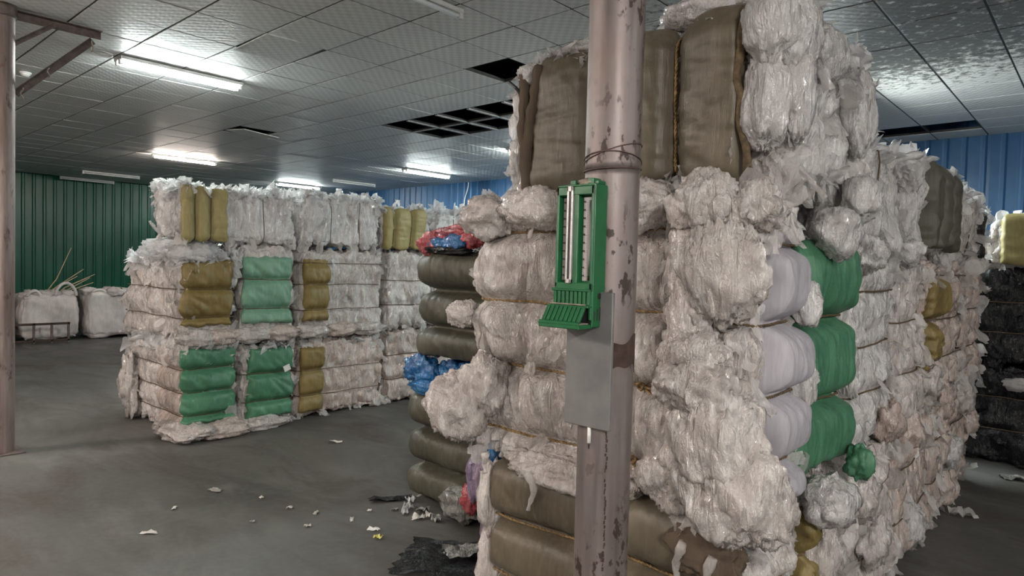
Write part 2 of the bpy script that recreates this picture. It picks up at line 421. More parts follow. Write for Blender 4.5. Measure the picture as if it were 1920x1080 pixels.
# ------------------------------------------------------------------ tube lights
TUBE_BRIGHT = {}
def tube_light(x, yc, label, lit=None, power=0, twin=False, rot=0.0, drop=.0, group='ceiling tube lights', L=1.2):
    root = thing('tube_light', label, 'light', (x, yc, H - .012 - drop), group)
    root.rotation_euler = (0, 0, rot)
    w = .10 if twin else .028
    if drop:  # unseen lamps sit lower to light the ceiling; wires added to carry them
        for e in (-.45, .45): MB().tube([(0, e, -.01), (0, e, drop)], .003, 5).build('added_wire', MT['wire'], root, (0, 0, 0))
    MB().box((-w, -L / 2 - .02, -.035), (w, L / 2 + .02, 0), .006).build('housing', MT['batten'], root, (0, 0, 0))
    if lit:
        key = (lit, power)
        if key not in TUBE_BRIGHT: TUBE_BRIGHT[key] = m_emit('lit_tube', lit, power)
        m = TUBE_BRIGHT[key]
    else: m = MT['white']
    for s in ((-.042, .042) if twin else (0,)):
        MB().tube([(s, -L / 2 + .02, -.056), (s, L / 2 - .02, -.056)], .018, 10).build('tube', m, root, (0, 0, 0), True)
        for e in (-1, 1): MB().box((s - .02, e * (L / 2) - .02, -.078), (s + .02, e * (L / 2) + .02, -.03), .004).build('end_cap', MT['batten'], root, (0, 0, 0))
    return root
COOL = (.90, 1.0, .98); WARM = (1.0, .87, .78); NEUT = (1.0, .95, .90)
tube_light(-7.39, 2.95, 'brightest white twin tube light on the ceiling, upper left', COOL, 17, True)
tube_light(-13.75, 5.56, 'warm lit single tube light above the left stack of bales', WARM, 14)
tube_light(-11.05, 9.5, 'lit twin tube light close to the blue wall', COOL, 22, True)
tube_light(-15.9, 9.3, 'lit tube light showing just over the left stack', COOL, 18, True)
tube_light(-7.55, 8.9, 'lit tube light half hidden by the tall front stack', COOL, 22, True)
tube_light(-14.0, 9.7, 'unlit tube light over the left stack near the blue wall')
tube_light(-18.0, 5.57, 'unlit tube light nearer one of two by the green wall')
tube_light(-19.9, 5.6, 'unlit tube light against the top of the green wall')
tube_light(-3.82, 2.98, 'unlit tube light at the top edge above the middle of the hall')
tube_light(2.9, -1.7, 'lit tube light behind the viewer on the right', NEUT, 78, True, drop=.35)
tube_light(3.4, 3.4, 'added unseen tube light to the right of the front stack', NEUT, 17, True, drop=.35)  # unseen lamp, added to light the front stack
tube_light(-.4, -3.6, 'added unseen tube light behind the viewer', WARM, 36, True, drop=.35)  # added out of view for warm light on the bales
tube_light(-4.6, -2.4, 'added unseen tube light behind the viewer on the left', WARM, 50, True, drop=.35)  # another added, unseen lamp; warms and lifts the low bales
tube_light(-7.4, -.9, 'added tube light outside the view on the left', WARM, 40, True, drop=.35)  # added beyond the frame to brighten the left stack
tube_light(-2.6, 7.7, 'lit tube light hidden behind the tall khaki bale', COOL, 60, True, drop=.35)

# ------------------------------------------------------------------ bales
AX = {'x': 0, 'y': 1, 'z': 2}
def seg_profile(a, stops, amp, gw=.035, gd=.03):
    """pillows between the ropes, pinched at them"""
    d = np.zeros_like(a)
    for s, e in zip(stops[:-1], stops[1:]):
        m = (a >= s) & (a <= e); t = np.clip((a[m] - s) / (e - s), 0, 1); d[m] = amp * np.sqrt(np.clip(1 - (2 * t - 1) ** 2, 0, 1))
    for s in stops[1:-1]: d -= gd * np.exp(-((a - s) / gw) ** 2)
    return d
class Shape:
    def __init__(s, box, axis, ropes, seed, amp=.03, r=.07, crumple=1.0, gd=.022, lump=.03):
        s.lo = np.array(box[0::2], float); s.hi = np.array(box[1::2], float)
        s.c = (s.lo + s.hi) / 2; s.h = (s.hi - s.lo) / 2; s.r = min(r, s.h.min() * .8)
        s.ax = AX[axis]; s.ropes = sorted(ropes); s.seed = seed; s.amp = amp; s.crumple = crumple; s.gd = gd; s.lump = lump
        s.stops = [s.lo[s.ax]] + list(s.ropes) + [s.hi[s.ax]]
    def smooth(s, p, extra=0.0):
        """p: points on the box surface -> rounded, pillowed position and normal"""
        q = p - s.c; inner = np.clip(q, -(s.h - s.r), s.h - s.r); d = q - inner
        L = np.linalg.norm(d, axis=1)[:, None]; n = d / np.maximum(L, 1e-9)
        pos = s.c + inner + n * s.r
        side = 1 - np.abs(n[:, s.ax]) ** 2
        disp = (seg_profile(p[:, s.ax], s.stops, s.amp + extra, gd=s.gd) - s.amp) * side
        disp = disp + s.lump * noise(p * 2.6, s.seed) - s.lump * .6
        return pos + n * disp[:, None], n
    def ropeness(s, p):
        w = np.zeros(len(p))
        for a in s.ropes: w = np.maximum(w, np.exp(-((p[:, s.ax] - a) / .03) ** 2))
        return w
    def film(s, p):
        pos, n = s.smooth(p)
        st = np.array([1, 1, .24]); sd = s.seed
        wv = p + .05 * np.stack([noise(p * 5, sd + 1), noise(p * 5, sd + 2), noise(p * 5, sd + 3)], 1)
        a = np.abs(noise(wv * 6.5 * st, sd + 4)); b = np.abs(noise(wv * 17 * np.array([1, 1, .28]), sd + 5))
        c = np.abs(noise(p * 34 * np.array([1, 1, .6]), sd + 6))
        d = .085 * (a - .28) + .046 * (b - .3) + .013 * (c - .3)
        fine = noise(wv * 3.1, sd + 8); d += .03 * fine
        d *= s.crumple * (1 - .75 * s.ropeness(p))
        tang = np.stack([noise(p * 11, sd + 9), noise(p * 11, sd + 10), noise(p * 11, sd + 11)], 1) * .008 * s.crumple
        return pos + n * d[:, None] + tang, n

def box_grid(sh, res):
    """one welded grid over the six faces of the box"""
    cnt = np.maximum(3, np.round((sh.hi - sh.lo) / res).astype(int))
    co = [np.linspace(sh.lo[k], sh.hi[k], cnt[k] + 1) for k in range(3)]
    ids = []; Fq = []
    mul = np.array([1, cnt[0] + 1, (cnt[0] + 1) * (cnt[1] + 1)])
    for k in range(3):
        u, v = (k + 1) % 3, (k + 2) % 3
        for sgn in (0, 1):
            iu, iv = np.meshgrid(np.arange(cnt[u] + 1), np.arange(cnt[v] + 1), indexing='ij')
            idx = np.zeros(iu.shape, np.int64) + iu * mul[u] + iv * mul[v] + (cnt[k] * sgn) * mul[k]
            q = np.stack([idx[:-1, :-1], idx[1:, :-1], idx[1:, 1:], idx[:-1, 1:]], -1).reshape(-1, 4)
            Fq.append(q if sgn else q[:, ::-1])
    Fq = np.concatenate(Fq); un, inv = np.unique(Fq, return_inverse=True); Fq = inv.reshape(-1, 4)
    iz = un // mul[2]; iy = (un - iz * mul[2]) // mul[1]; ix = un - iz * mul[2] - iy * mul[1]
    return np.stack([co[0][ix], co[1][iy], co[2][iz]], 1), Fq

FACE = {'+x': (0, 1), '-x': (0, -1), '+y': (1, 1), '-y': (1, -1), '+z': (2, 1)}
def panel_points(sh, face, ur, vr, res, seed, ragged=.02, tuck=.05):
    """grid over part of a face; ranges that run past an edge fold round it"""
    k, sg = FACE[face]; u, v = {0: (1, 2), 1: (0, 2), 2: (0, 1)}[k]
    nu = max(4, int((ur[1] - ur[0]) / res)); nv = max(4, int((vr[1] - vr[0]) / res))
    U, V = np.meshgrid(np.linspace(0, 1, nu + 1), np.linspace(0, 1, nv + 1), indexing='ij')
    def nz(t, s): return noise(np.stack([t * 3.1, t * 7.7, np.full_like(t, s * 3.3)], -1).reshape(-1, 3), seed).reshape(t.shape)
    uu = ur[0] + ragged * nz(V, 1) + U * (ur[1] - ur[0] + ragged * (nz(V, 2) - nz(V, 1)))
    vv = vr[0] + ragged * nz(U, 3) + V * (vr[1] - vr[0] + ragged * (nz(U, 4) - nz(U, 3)))
    P = np.zeros(U.shape + (3,)); dep = np.zeros(U.shape)
    for w, val in ((u, uu), (v, vv)):
        over = np.maximum(val - sh.hi[w], 0) + np.maximum(sh.lo[w] - val, 0); dep = dep + over
        P[..., w] = np.clip(val, sh.lo[w], sh.hi[w])
    P[..., k] = (sh.hi[k] - dep) if sg > 0 else (sh.lo[k] + dep)
    idx = np.arange(U.size).reshape(U.shape)
    q = np.stack([idx[:-1, :-1], idx[1:, :-1], idx[1:, 1:], idx[:-1, 1:]], -1).reshape(-1, 4)
    flip = (sg > 0) == (k == 1)
    if flip: q = q[:, ::-1]
    edge = np.minimum(np.minimum(U * (ur[1] - ur[0]), (1 - U) * (ur[1] - ur[0])), np.minimum(V * (vr[1] - vr[0]), (1 - V) * (vr[1] - vr[0])))
    return P.reshape(-1, 3), q, np.clip(edge / tuck, 0, 1).ravel() ** .5

def sheets(anchor, nrm, size, seed, m=6, up=0.0, curl=.6, stand=.22):
    """crumpled little film sheets standing off the surface"""
    R = np.random.RandomState(seed); N = len(anchor)
    d = nrm * R.uniform(-.12 if not up else 0, stand, (N, 1)) + R.normal(size=(N, 3)) * .38
    d[:, 2] += up if up else np.where(R.rand(N) < .8, -1.0, .7)
    d /= np.linalg.norm(d, axis=1)[:, None]
    w = np.cross(d, nrm + R.normal(size=(N, 3)) * (.35 if not up else 1.5)); w /= np.linalg.norm(w, axis=1)[:, None]; n = np.cross(d, w)
    t = np.linspace(0, 1, m); S, Tt = np.meshgrid(t, t - .5, indexing='ij')
    L = size * R.uniform(.6, 1.9, N) ** (1 if not up else .6); Wd = size * R.uniform(.5, 1.4, N)
    taper = (1 - R.uniform(-.3, .5, (N, 1, 1)) * S) * (1 - .5 * np.abs(2 * S - 1) ** 4)
    cu = R.uniform(-1.3, 1.3, (N, 1, 1)) * curl
    so = (S * np.cos(cu * S)) * L[:, None, None]; no = (S * np.sin(cu * S)) * L[:, None, None]
    no = no * (1.0 if up else .25) + (.22 if up else .07) * L[:, None, None] * np.sin(Tt * R.uniform(3, 11, (N, 1, 1)) + R.uniform(0, 6, (N, 1, 1))) * (.3 + S)
    V = anchor[:, None, None, :] + so[..., None] * d[:, None, None, :] + no[..., None] * n[:, None, None, :] + ((Tt * taper) * Wd[:, None, None])[..., None] * w[:, None, None, :]
    V = V + R.normal(size=V.shape) * (.035 * L)[:, None, None, None]
    V = V.reshape(-1, 3)
    idx = np.arange(m * m).reshape(m, m)
    q = np.stack([idx[:-1, :-1], idx[1:, :-1], idx[1:, 1:], idx[:-1, 1:]], -1).reshape(-1, 4)
    Fq = (q[None] + (np.arange(N) * m * m)[:, None, None]).reshape(-1, 4)
    return V, Fq

def rope_mesh(path, r, twisted, mat):
    mb = MB(); path = np.asarray(path)
    if twisted:
        seg = np.linalg.norm(np.diff(path, axis=0), axis=1); s = np.concatenate([[0], np.cumsum(seg)])
        m = int(s[-1] / .009); ss = np.linspace(0, s[-1], m); P = np.stack([np.interp(ss, s, path[:, k]) for k in range(3)], 1)
        d = np.gradient(P, axis=0); d /= np.linalg.norm(d, axis=1)[:, None]
        ref = np.where(np.abs(d[:, 2:3]) < .8, np.array([[0, 0, 1.0]]), np.array([[1.0, .3, 0]]))
        u = np.cross(d, ref); u /= np.linalg.norm(u, axis=1)[:, None]; w = np.cross(d, u)
        for k in (0, 1):
            ph = ss / .034 * 2 * math.pi + k * math.pi
            mb.tube(P + (np.cos(ph)[:, None] * u + np.sin(ph)[:, None] * w) * r * .62, r * .66, 5)
    else: mb.tube(path, r, 5)
    return mb.mesh('rope', mat, True)

def rope_path(sh, a, step, off, faces=None):
    k = sh.ax; u, v = [q for q in range(3) if q != k]
    pts = []
    lo, hi = sh.lo, sh.hi
    for (ua, va, ub, vb) in ((lo[u], lo[v], hi[u], lo[v]), (hi[u], lo[v], hi[u], hi[v]), (hi[u], hi[v], lo[u], hi[v]), (lo[u], hi[v], lo[u], lo[v])):
        m = max(3, int(math.hypot(ub - ua, vb - va) / step)); t = np.linspace(0, 1, m, endpoint=False)
        q = np.zeros((m, 3)); q[:, k] = a; q[:, u] = ua + (ub - ua) * t; q[:, v] = va + (vb - va) * t; pts.append(q)
    q = np.concatenate(pts); q = np.concatenate([q, q[:1]])
    pos, n = sh.smooth(q)
    w = .008 * noise(q * 3, sh.seed + 40) + .004 * noise(q * 14, sh.seed + 41)
    pos = pos + n * off; pos[:, k] += w
    return pos

BALES = {}
def bale(label, box, axis='z', ropes=(), panels=(), res=.018, seed=0, film='film', amp=.014, crumple=1.0, tufts=120, tsize=.07,
         tfaces=('+x', '-y'), group=None, twisted=False, rope='rope_dark', rope_r=.0042, gd=.012, loose='film_loose', topfluff=0, fluff='film_snow', name='film_bale', rad=.07, lump=.03, cat='bale'):
    sh = Shape(box, axis, ropes, seed, amp, rad, crumple, gd, lump)
    root = thing(name, label, cat, (sh.c[0], sh.c[1], sh.lo[2]), group)
    P, Fq = box_grid(sh, res); V, n = sh.film(P)
    V[:, 2] = np.maximum(V[:, 2], .004)
    obj('film_body', mk_mesh('film_body', V, Fq, MT[film]), root)
    for pi, pn in enumerate(panels):
        pp, q, ed = panel_points(sh, pn['face'], pn['u'], pn['v'], pn.get('res', res * .8), seed + 50 + pi, pn.get('ragged', .018), pn.get('tuck', .035))
        pos0, nn = sh.smooth(pp); pos, nn = sh.smooth(pp, pn.get('extra', .022)); pos = pos0 + (pos - pos0) * ed[:, None]
        st = np.array([1, 1, 1.0]); st[sh.ax] = .18
        wr = np.abs(noise(pp * 17 * st, seed + 60)) * .012 + np.abs(noise(pp * 38 * st, seed + 61)) * .006
        dg = pp.copy(); dg[:, 2] = dg[:, 2] + (pp[:, 0] + pp[:, 1]) * .9
        wr += pn.get('wrinkle', .5) * .030 * np.abs(noise(dg * np.array([5, 5, 9.0]), seed + 62)) * (1 - sh.ropeness(pp))
        off = pn.get('off', .034) * (1 - .55 * sh.ropeness(pp))
        pos = pos + nn * ((off + wr) * ed - .03 * (1 - ed))[:, None]
        pos[:, 2] = np.maximum(pos[:, 2], .003)
        w = obj('woven_wrap', mk_mesh('woven_wrap', pos, q, MT[pn['mat']]), root)
        if pn.get('label'): w['label'] = pn['label']
    for a in ropes:
        path = rope_path(sh, a, .03 if twisted else .07, (.05 if twisted else .034) if panels else .02)
        obj('rope', rope_mesh(path, rope_r, twisted, MT[rope]), root)
    # loose film: along the edges and over the faces, kept off the woven panels
    R = np.random.RandomState(seed + 90)
    if tufts:
        A = []
        for fc in tfaces:
            k, sg = FACE[fc]; m = int(.75 * tufts / len(tfaces)); u, v = {0: (1, 2), 1: (0, 2), 2: (0, 1)}[k]
            q = np.zeros((m, 3)); q[:, k] = sh.hi[k] if sg > 0 else sh.lo[k]
            for w in (u, v):
                t = R.rand(m); e = R.rand(m) < .45; t[e] = np.where(R.rand(e.sum()) < .5, t[e] * .1, 1 - t[e] * .1)
                q[:, w] = sh.lo[w] + t * (sh.hi[w] - sh.lo[w])
            keep = np.ones(m, bool)
            for pn in panels:
                if pn['face'] == fc: keep &= ~((q[:, u] > pn['u'][0] + .01) & (q[:, u] < pn['u'][1] - .01) & (q[:, v] > pn['v'][0] + .02) & (q[:, v] < pn['v'][1] - .02))
            A.append(q[keep])
        A = np.concatenate(A); pos, nn = sh.film(A)
        V, q = sheets(pos - nn * .01, nn, tsize, seed + 91)
        V[:, 2] = np.maximum(V[:, 2], .006)
        tag(obj('loose_film', mk_mesh('loose_film', V, q, MT[loose]), root), None, None, None, 'stuff')
    if topfluff:
        m = topfluff; q = np.zeros((m, 3)); q[:, 0] = R.uniform(sh.lo[0], sh.hi[0], m); q[:, 1] = R.uniform(sh.lo[1], sh.hi[1], m); q[:, 2] = sh.hi[2]
        e = R.rand(m)
        q[e < .4, 0] = sh.hi[0] - R.rand((e < .4).sum()) * .08; q[e > .6, 1] = sh.lo[1] + R.rand((e > .6).sum()) * .08
        pos, nn = sh.film(q); nn = nn * .4 + np.array([0, 0, .8])
        V, qq = sheets(pos - np.array([0, 0, .02]), nn, tsize * 1.15, seed + 92, 6, .35, 1.0, .9)
        tag(obj('top_film', mk_mesh('top_film', V, qq, MT[fluff]), root), None, None, None, 'stuff')
    BALES[label] = (root, sh)
    return root, sh

def lump(parent, c, rad, seed, mat='film', amp=.16, name='film_bundle', n=44, stretch=(1, 1, 1), label=None, shred=0):
    """a puffed, crumpled bag of film"""
    th = np.linspace(0, math.pi, n // 2 + 1); ph = np.linspace(0, 2 * math.pi, n, endpoint=False)
    Th, Ph = np.meshgrid(th, ph, indexing='ij')
    D = np.stack([np.sin(Th) * np.cos(Ph), np.sin(Th) * np.sin(Ph), np.cos(Th)], -1).reshape(-1, 3)
    st = np.array(stretch)
    k = 1 + amp * (1.7 * noise(D * 1.6, seed) + 1.5 * np.abs(noise(D * 3.4 * st, seed + 1)) - .4 + .55 * np.abs(noise(D * 8 * st, seed + 2)) + .16 * np.abs(noise(D * 18 * st, seed + 3)))
    V = np.array(c) + D * k[:, None] * np.array(rad)
    V[:, 2] = np.maximum(V[:, 2], .004)
    idx = np.arange(len(D)).reshape(Th.shape); nx = np.roll(idx, -1, axis=1)
    q = np.stack([idx[:-1], idx[1:], nx[1:], nx[:-1]], -1).reshape(-1, 4)
    o = obj(name, mk_mesh(name, V, q, MT[mat]), parent)
    if label: o['label'] = label
    return o

GA, GF, GR, GM, GK = 'bales of the left stack', 'bales of the front stack', 'bales along the side of the front stack', 'bales of the olive stack', 'black bales by the blue wall'

# ---- left stack: long side faces +x at x = -6.1, end faces -y at y = 2.45
def P_(face, u, v, mat, **k): return dict(face=face, u=u, v=v, mat=mat, **k)
AXF = -6.1
bale('lowest corner bale of the left stack, deep green woven panel, film trailing on the floor', (-7.5, AXF, 2.45, 2.98, 0, .83), 'z', (.2, .41, .62),
     [P_('+x', (2.41, 2.95), (.12, .82), 'green', wrinkle=1.2), P_('-y', (-6.62, -6.14), (.05, .74), 'film_warm', off=.02, wrinkle=.3)], .017, 11, 'film', tufts=260, tsize=.10, group=GA, topfluff=60)
bale('middle corner bale of the left stack, dark mustard panel, white film on top', (-7.5, AXF + .02, 2.44, 2.96, .85, 1.62), 'z', (1.08, 1.34),
     [P_('+x', (2.40, 2.91), (1.0, 1.62), 'mustard', wrinkle=1.4)], .017, 12, 'film', tufts=220, tsize=.09, group=GA, topfluff=260)
bale('top bale at the left end of the left stack with three yellow pillows', (-6.78, AXF, 2.43, 3.56, 1.77, 2.27), 'y', (2.565, 2.705, 3.2),
     [P_('+x', (2.40, 2.87), (1.72, 2.36), 'yellow', wrinkle=.5, tuck=.03, extra=.006, off=.028)], .017, 13, 'film_cool', tufts=160, tsize=.08, group=GA, topfluff=190)
bale('lowest green-panelled bale of the left stack with a small white tag', (-7.4, AXF, 2.99, 3.57, 0, .80), 'z', (.25, .52),
     [P_('+x', (3.05, 3.53), (.08, .78), 'green', wrinkle=1.1)], .017, 14, 'film', tufts=170, tsize=.08, group=GA, topfluff=60)
bale('middle bale of the left stack with a pale green woven panel', (-7.4, AXF, 2.98, 3.56, .86, 1.76), 'z', (1.15, 1.43),
     [P_('+x', (2.97, 3.51), (1.0, 1.66), 'green_pale', wrinkle=1.1)], .017, 15, 'film', tufts=150, tsize=.07, group=GA)
bale('lowest bale of the left stack with a mustard strip and brownish film', (-7.4, AXF, 3.59, 4.68, 0, .80), 'z', (.24, .5),
     [P_('+x', (3.59, 3.90), (.06, .74), 'mustard', wrinkle=.5)], .018, 16, 'film_warm', tufts=230, tsize=.08, group=GA, topfluff=60)
bale('middle bale of the left stack with a mustard strip beside white film', (-7.4, AXF, 3.59, 4.66, .84, 1.76), 'z', (1.12, 1.38, 1.6),
     [P_('+x', (3.63, 3.95), (1.0, 1.64), 'mustard', wrinkle=.5)], .018, 17, 'film', tufts=220, tsize=.07, group=GA)
bale('top bale of the left stack all clear film, second from its left end', (-7.2, AXF + .02, 3.6, 4.58, 1.77, 2.31), 'y', (3.95, 4.3), (), .018, 18, 'film_cool', tufts=190, tsize=.07, group=GA, topfluff=200)
bale('top yellow-panelled bale of the left stack nearest the olive stack', (-7.2, AXF, 4.6, 5.32, 1.78, 2.24), 'y', (4.76, 5.02),
     [P_('+x', (4.60, 5.24), (1.74, 2.28), 'yellow', wrinkle=.3, extra=.014)], .018, 19, 'film_cool', tufts=90, tsize=.07, group=GA, topfluff=130)
bale('lowest film bale of the left stack beside the olive stack', (-7.3, AXF - .03, 4.72, 5.4, 0, .84), 'z', (.28, .56), (), .02, 20, 'film_warm', tufts=130, tsize=.07, group=GA)
bale('middle film bale of the left stack beside the olive stack', (-7.3, AXF - .03, 4.7, 5.4, .86, 1.77), 'z', (1.14, 1.42), (), .02, 21, 'film', tufts=130, tsize=.07, group=GA)
for q, (ya, yb, nm) in enumerate(((5.42, 6.2, 'first'), (6.22, 7.1, 'second'), (7.12, 8.0, 'last'))):
    bale('lower film bale behind the olive stack, %s of three' % nm, (-7.3, AXF - .05, ya, yb, 0, .84), 'z', (.28, .56), (), .03, 22 + q, 'film', tufts=0, group=GA)
    bale('middle film bale behind the olive stack, %s of three' % nm, (-7.3, AXF - .05, ya, yb, .86, 1.77), 'z', (1.14, 1.42), (), .03, 26 + q, 'film', tufts=0, group=GA)
    bale('top white film bale behind the olive stack, %s of three' % nm, (-7.2, AXF, ya, yb, 1.78, 2.22 + .05 * (q == 0)), 'y', (ya + .3,), (), .022, 30 + q, ('film_cool', 'film_dirty', 'film_cool')[q], tufts=80, tsize=.08, group=GA, topfluff=110)
rt = BALES['middle corner bale of the left stack, dark mustard panel, white film on top'][0]
lump(rt, (-6.75, 2.68, 1.70), (.62, .27, .12), 301, 'film_snow', .13, n=72, stretch=(2, 2, 2))
lump(rt, (-6.2, 2.60, 1.66), (.18, .2, .11), 302, 'film_snow', .15, n=56)
rt = BALES['lowest corner bale of the left stack, deep green woven panel, film trailing on the floor'][0]
lump(rt, (-7.28, 2.42, .34), (.17, .08, .28), 303, 'film', .26)
lump(rt, (-6.20, 2.52, .07), (.34, .20, .09), 304, 'film', .2, n=60)
lump(rt, (-6.04, 2.78, .06), (.16, .26, .08), 305, 'film_warm', .2, n=60)
rt = BALES['lowest green-panelled bale of the left stack with a small white tag'][0]
MB().box((-.001, -.035, -.03), (.001, .035, .03), 0, Matrix.Rotation(.35, 4, 'X')).build('tag', MT['white'], rt, (AXF + .07 - rt.location[0], 3.43 - rt.location[1], .56))
lump(rt, (-6.06, 3.2, .05), (.13, .25, .06), 306, 'film', .2, n=50)

for q, (nm, ys) in enumerate((('middle corner bale of the left stack, dark mustard panel, white film on top', (2.6, 2.82)), ('middle bale of the left stack with a pale green woven panel', (3.1, 3.4)), ('middle bale of the left stack with a mustard strip beside white film', (3.75, 4.1, 4.45)))):
    for k, y in enumerate(ys): lump(BALES[nm][0], (AXF - .01, y, .90), (.09, .2, .075), 600 + 5 * q + k, ('film', 'film_warm')[k % 2], .16, n=48, stretch=(.6, 1.2, 2))

# ---- front stack: faces -y at y = 2.15 and +x at x = -0.8
khaki_b = bale('lowest khaki woven bale of the front stack, cut by the lower picture edge', (-2.05, -.82, 2.15, 2.48, 0, .78), 'z', (.28, .53),
     [P_('-y', (-2.0, -.93), (.02, .84), 'khaki', extra=.035, off=.03, wrinkle=.25, res=.011)], .012, 41, 'film', tufts=160, tsize=.09, group=GF, twisted=True, rope='rope', rope_r=.005, gd=.03)
mid_l = bale('large clear film bale tied with four straw ropes behind the foreground post', (-2.2, -1.12, 2.13, 2.9, .79, 1.93), 'z', (.90, 1.19, 1.47, 1.775),
     (), .0095, 42, 'film', tufts=420, tsize=.06, group=GF, twisted=True, rope='rope', rope_r=.0055, topfluff=120, fluff='film_loose', gd=.03, amp=.045)
mid_r = bale('corner bale of the front stack with white woven panel, film bags spilling', (-1.1, -.815, 2.04, 2.47, .80, 1.90), 'z', (.98, 1.22, 1.46, 1.72),
     [P_('+x', (2.16, 2.47), (.84, 1.76), 'lilac', extra=.035, off=.03, wrinkle=.35, res=.009)], .0095, 43, 'film', tufts=420, tsize=.075, group=GF, twisted=True, rope='rope_dark', rope_r=.0045, amp=.02, gd=.03)
top_k = bale('tall khaki woven bale on top of the front stack with film bursting from its ends', (-1.93, -.80, 2.15, 3.08, 1.94, 2.46), 'x', (-1.50, -1.18),
     [P_('-y', (-1.83, -.90), (1.90, 2.78), 'khaki', extra=.03, off=.035, wrinkle=.3, res=.011, ragged=.01)], .0105, 44, 'film_cool', tufts=620, tsize=.085, group=GF, twisted=True, rope='rope', rope_r=.006, topfluff=260, amp=.025, gd=.018)
def part_of(root, nm): return [c for c in root.children if c.name.split('.')[0] == nm]
def hem(root, sh, x, za, zb, r, mat, seed, n=26):
    z = np.linspace(za, zb, n); q = np.stack([np.full(n, x), np.full(n, sh.lo[1]), z], 1)
    pos, nn = sh.smooth(q); pos = pos + nn * .05
    pos[:, 0] += .022 * np.sin(z * 9 + seed) + .012 * noise(q * 14, seed); pos[:, 1] -= .012 + .01 * noise(q * 9, seed + 1)
    mb = MB().tube(pos, r * (1 + .35 * noise(q * 22, seed + 2)), 8)
    o = mb.build('wrap_hem', MT[mat], part_of(root, 'woven_wrap')[0], None, True); return o
hem(*top_k, -.908, 1.95, 2.47, .014, 'rope_dark', 3); hem(*top_k, -1.815, 1.95, 2.44, .026, 'burlap', 5); hem(*top_k, -1.85, 1.97, 2.42, .024, 'burlap', 9)
def knot(root, rope_i, x, z, ends):
    rp = part_of(root, 'rope')[rope_i]; vs = np.array([v.co[:] for v in rp.data.vertices]); vs = vs[vs[:, 1] < 2.4]
    nb = vs[np.argmin(np.abs(vs[:, 0] - x))]; y = nb[1] - .008; z = nb[2]
    t = np.linspace(0, 2.3 * math.pi, 30)
    mb = MB().tube(np.stack([x + .013 * np.cos(t), y - .006 + .006 * np.sin(2 * t), z + .013 * np.sin(t)], 1), .0055, 6)
    for dx, dz in ends: mb.tube([(x, y, z), (x + dx * .5, y - .012, z + dz * .4), (x + dx, y, z + dz)], .005, 6)
    mb.build('knot', MT['rope'], rp, None, True)
knot(mid_l[0], 1, -1.30, 1.195, ((.10, -.005), (.11, -.06))); knot(mid_l[0], 0, -1.33, .905, ((.03, -.05),)); knot(mid_l[0], 3, -1.33, 1.79, ((.04, .02),))
MB().tube([(-1.86, 2.12, 2.33), (-1.89, 2.10, 2.37), (-1.93, 2.10, 2.40)], .008, 6).build('strap_end', MT['black'], top_k[0])
# bags and bundles that bulge out of the corner bale
LB = [((-.99, 2.03, 1.84), (.115, .10, .10)), ((-.86, 2.08, 1.83), (.10, .10, .08)), ((-1.03, 2.03, 1.66), (.085, .07, .13)),
      ((-.93, 2.0, 1.62), (.15, .08, .17)), ((-1.02, 2.02, 1.47), (.085, .07, .10)), ((-1.0, 2.0, 1.36), (.11, .08, .09)),
      ((-.975, 1.99, 1.26), (.14, .11, .10)), ((-1.06, 2.04, 1.10), (.10, .07, .15)), ((-.92, 1.98, 1.10), (.15, .10, .17)),
      ((-.86, 2.0, .95), (.17, .11, .16)), ((-1.08, 2.05, .93), (.13, .08, .11)), ((-.80, 2.12, .86), (.09, .10, .10))]
for q, (c, r) in enumerate(LB): lump(mid_r[0], c, r, 320 + q, 'film', .15, n=88, stretch=(2.0, 2.0, .5))
LT = [((-.83, 2.10, 2.40), (.085, .08, .12)), ((-.845, 2.13, 2.17), (.075, .08, .15)), ((-.79, 2.22, 2.20), (.06, .08, .16)), ((-.81, 2.2, 2.40), (.09, .11, .14)),
      ((-.80, 2.98, 2.28), (.07, .11, .17)), ((-.76, 2.92, 1.93), (.07, .09, .09)), ((-.82, 2.55, 2.42), (.09, .16, .1)), ((-1.1, 2.3, 2.55), (.2, .16, .07)), ((-1.65, 2.3, 2.5), (.2, .14, .06)), ((-1.90, 2.2, 2.30), (.05, .09, .13)), ((-1.91, 2.2, 2.08), (.05, .09, .14)), ((-1.86, 2.2, 2.43), (.07, .1, .06))]
for q, (c, r) in enumerate(LT): lump(top_k[0], c, r, 340 + q, 'film_cool', .11, n=72, stretch=(2.0, 2.0, .5))
LL = [((-2.20, 2.12, .98), (.16, .15, .15)), ((-2.08, 2.14, 1.09), (.13, .10, .13)), ((-2.1, 2.2, 1.84), (.14, .14, .10)), ((-1.78, 2.15, 1.87), (.2, .1, .09)),
      ((-1.3, 2.12, 1.86), (.14, .08, .09)), ((-2.23, 2.15, 1.40), (.07, .08, .06)), ((-1.6, 2.14, .80), (.3, .09, .07))]
for q, (c, r) in enumerate(LL): lump(mid_l[0], c, r, 360 + q, 'film', .14, n=80, stretch=(2.0, 2.0, .8))
for q, (x, z, L) in enumerate(((-1.72, .80, .17), (-1.98, .83, .10), (-1.05, .72, .22), (-.93, .70, .26))):
    n_ = 9; t = np.linspace(0, 1, n_); cpts = np.stack([x + .02 * np.sin(t * 5 + q), 2.06 - .02 * np.cos(t * 4), z - L * t], 1)
    MB().tube(cpts, .012 * (1.1 - t) + .006 * np.sin(t * 14) ** 2 + .003, 7).build('film_strand', MT['film_loose'], mid_l[0], None, True)
lump(khaki_b[0], (-.97, 2.075, .70), (.13, .035, .10), 381, 'burlap', .2, 'burlap_patch', 60)
lump(khaki_b[0], (-2.04, 2.18, .58), (.05, .08, .17), 382, 'film', .15)
lump(khaki_b[0], (-2.05, 2.2, .25), (.05, .08, .2), 383, 'film', .15)

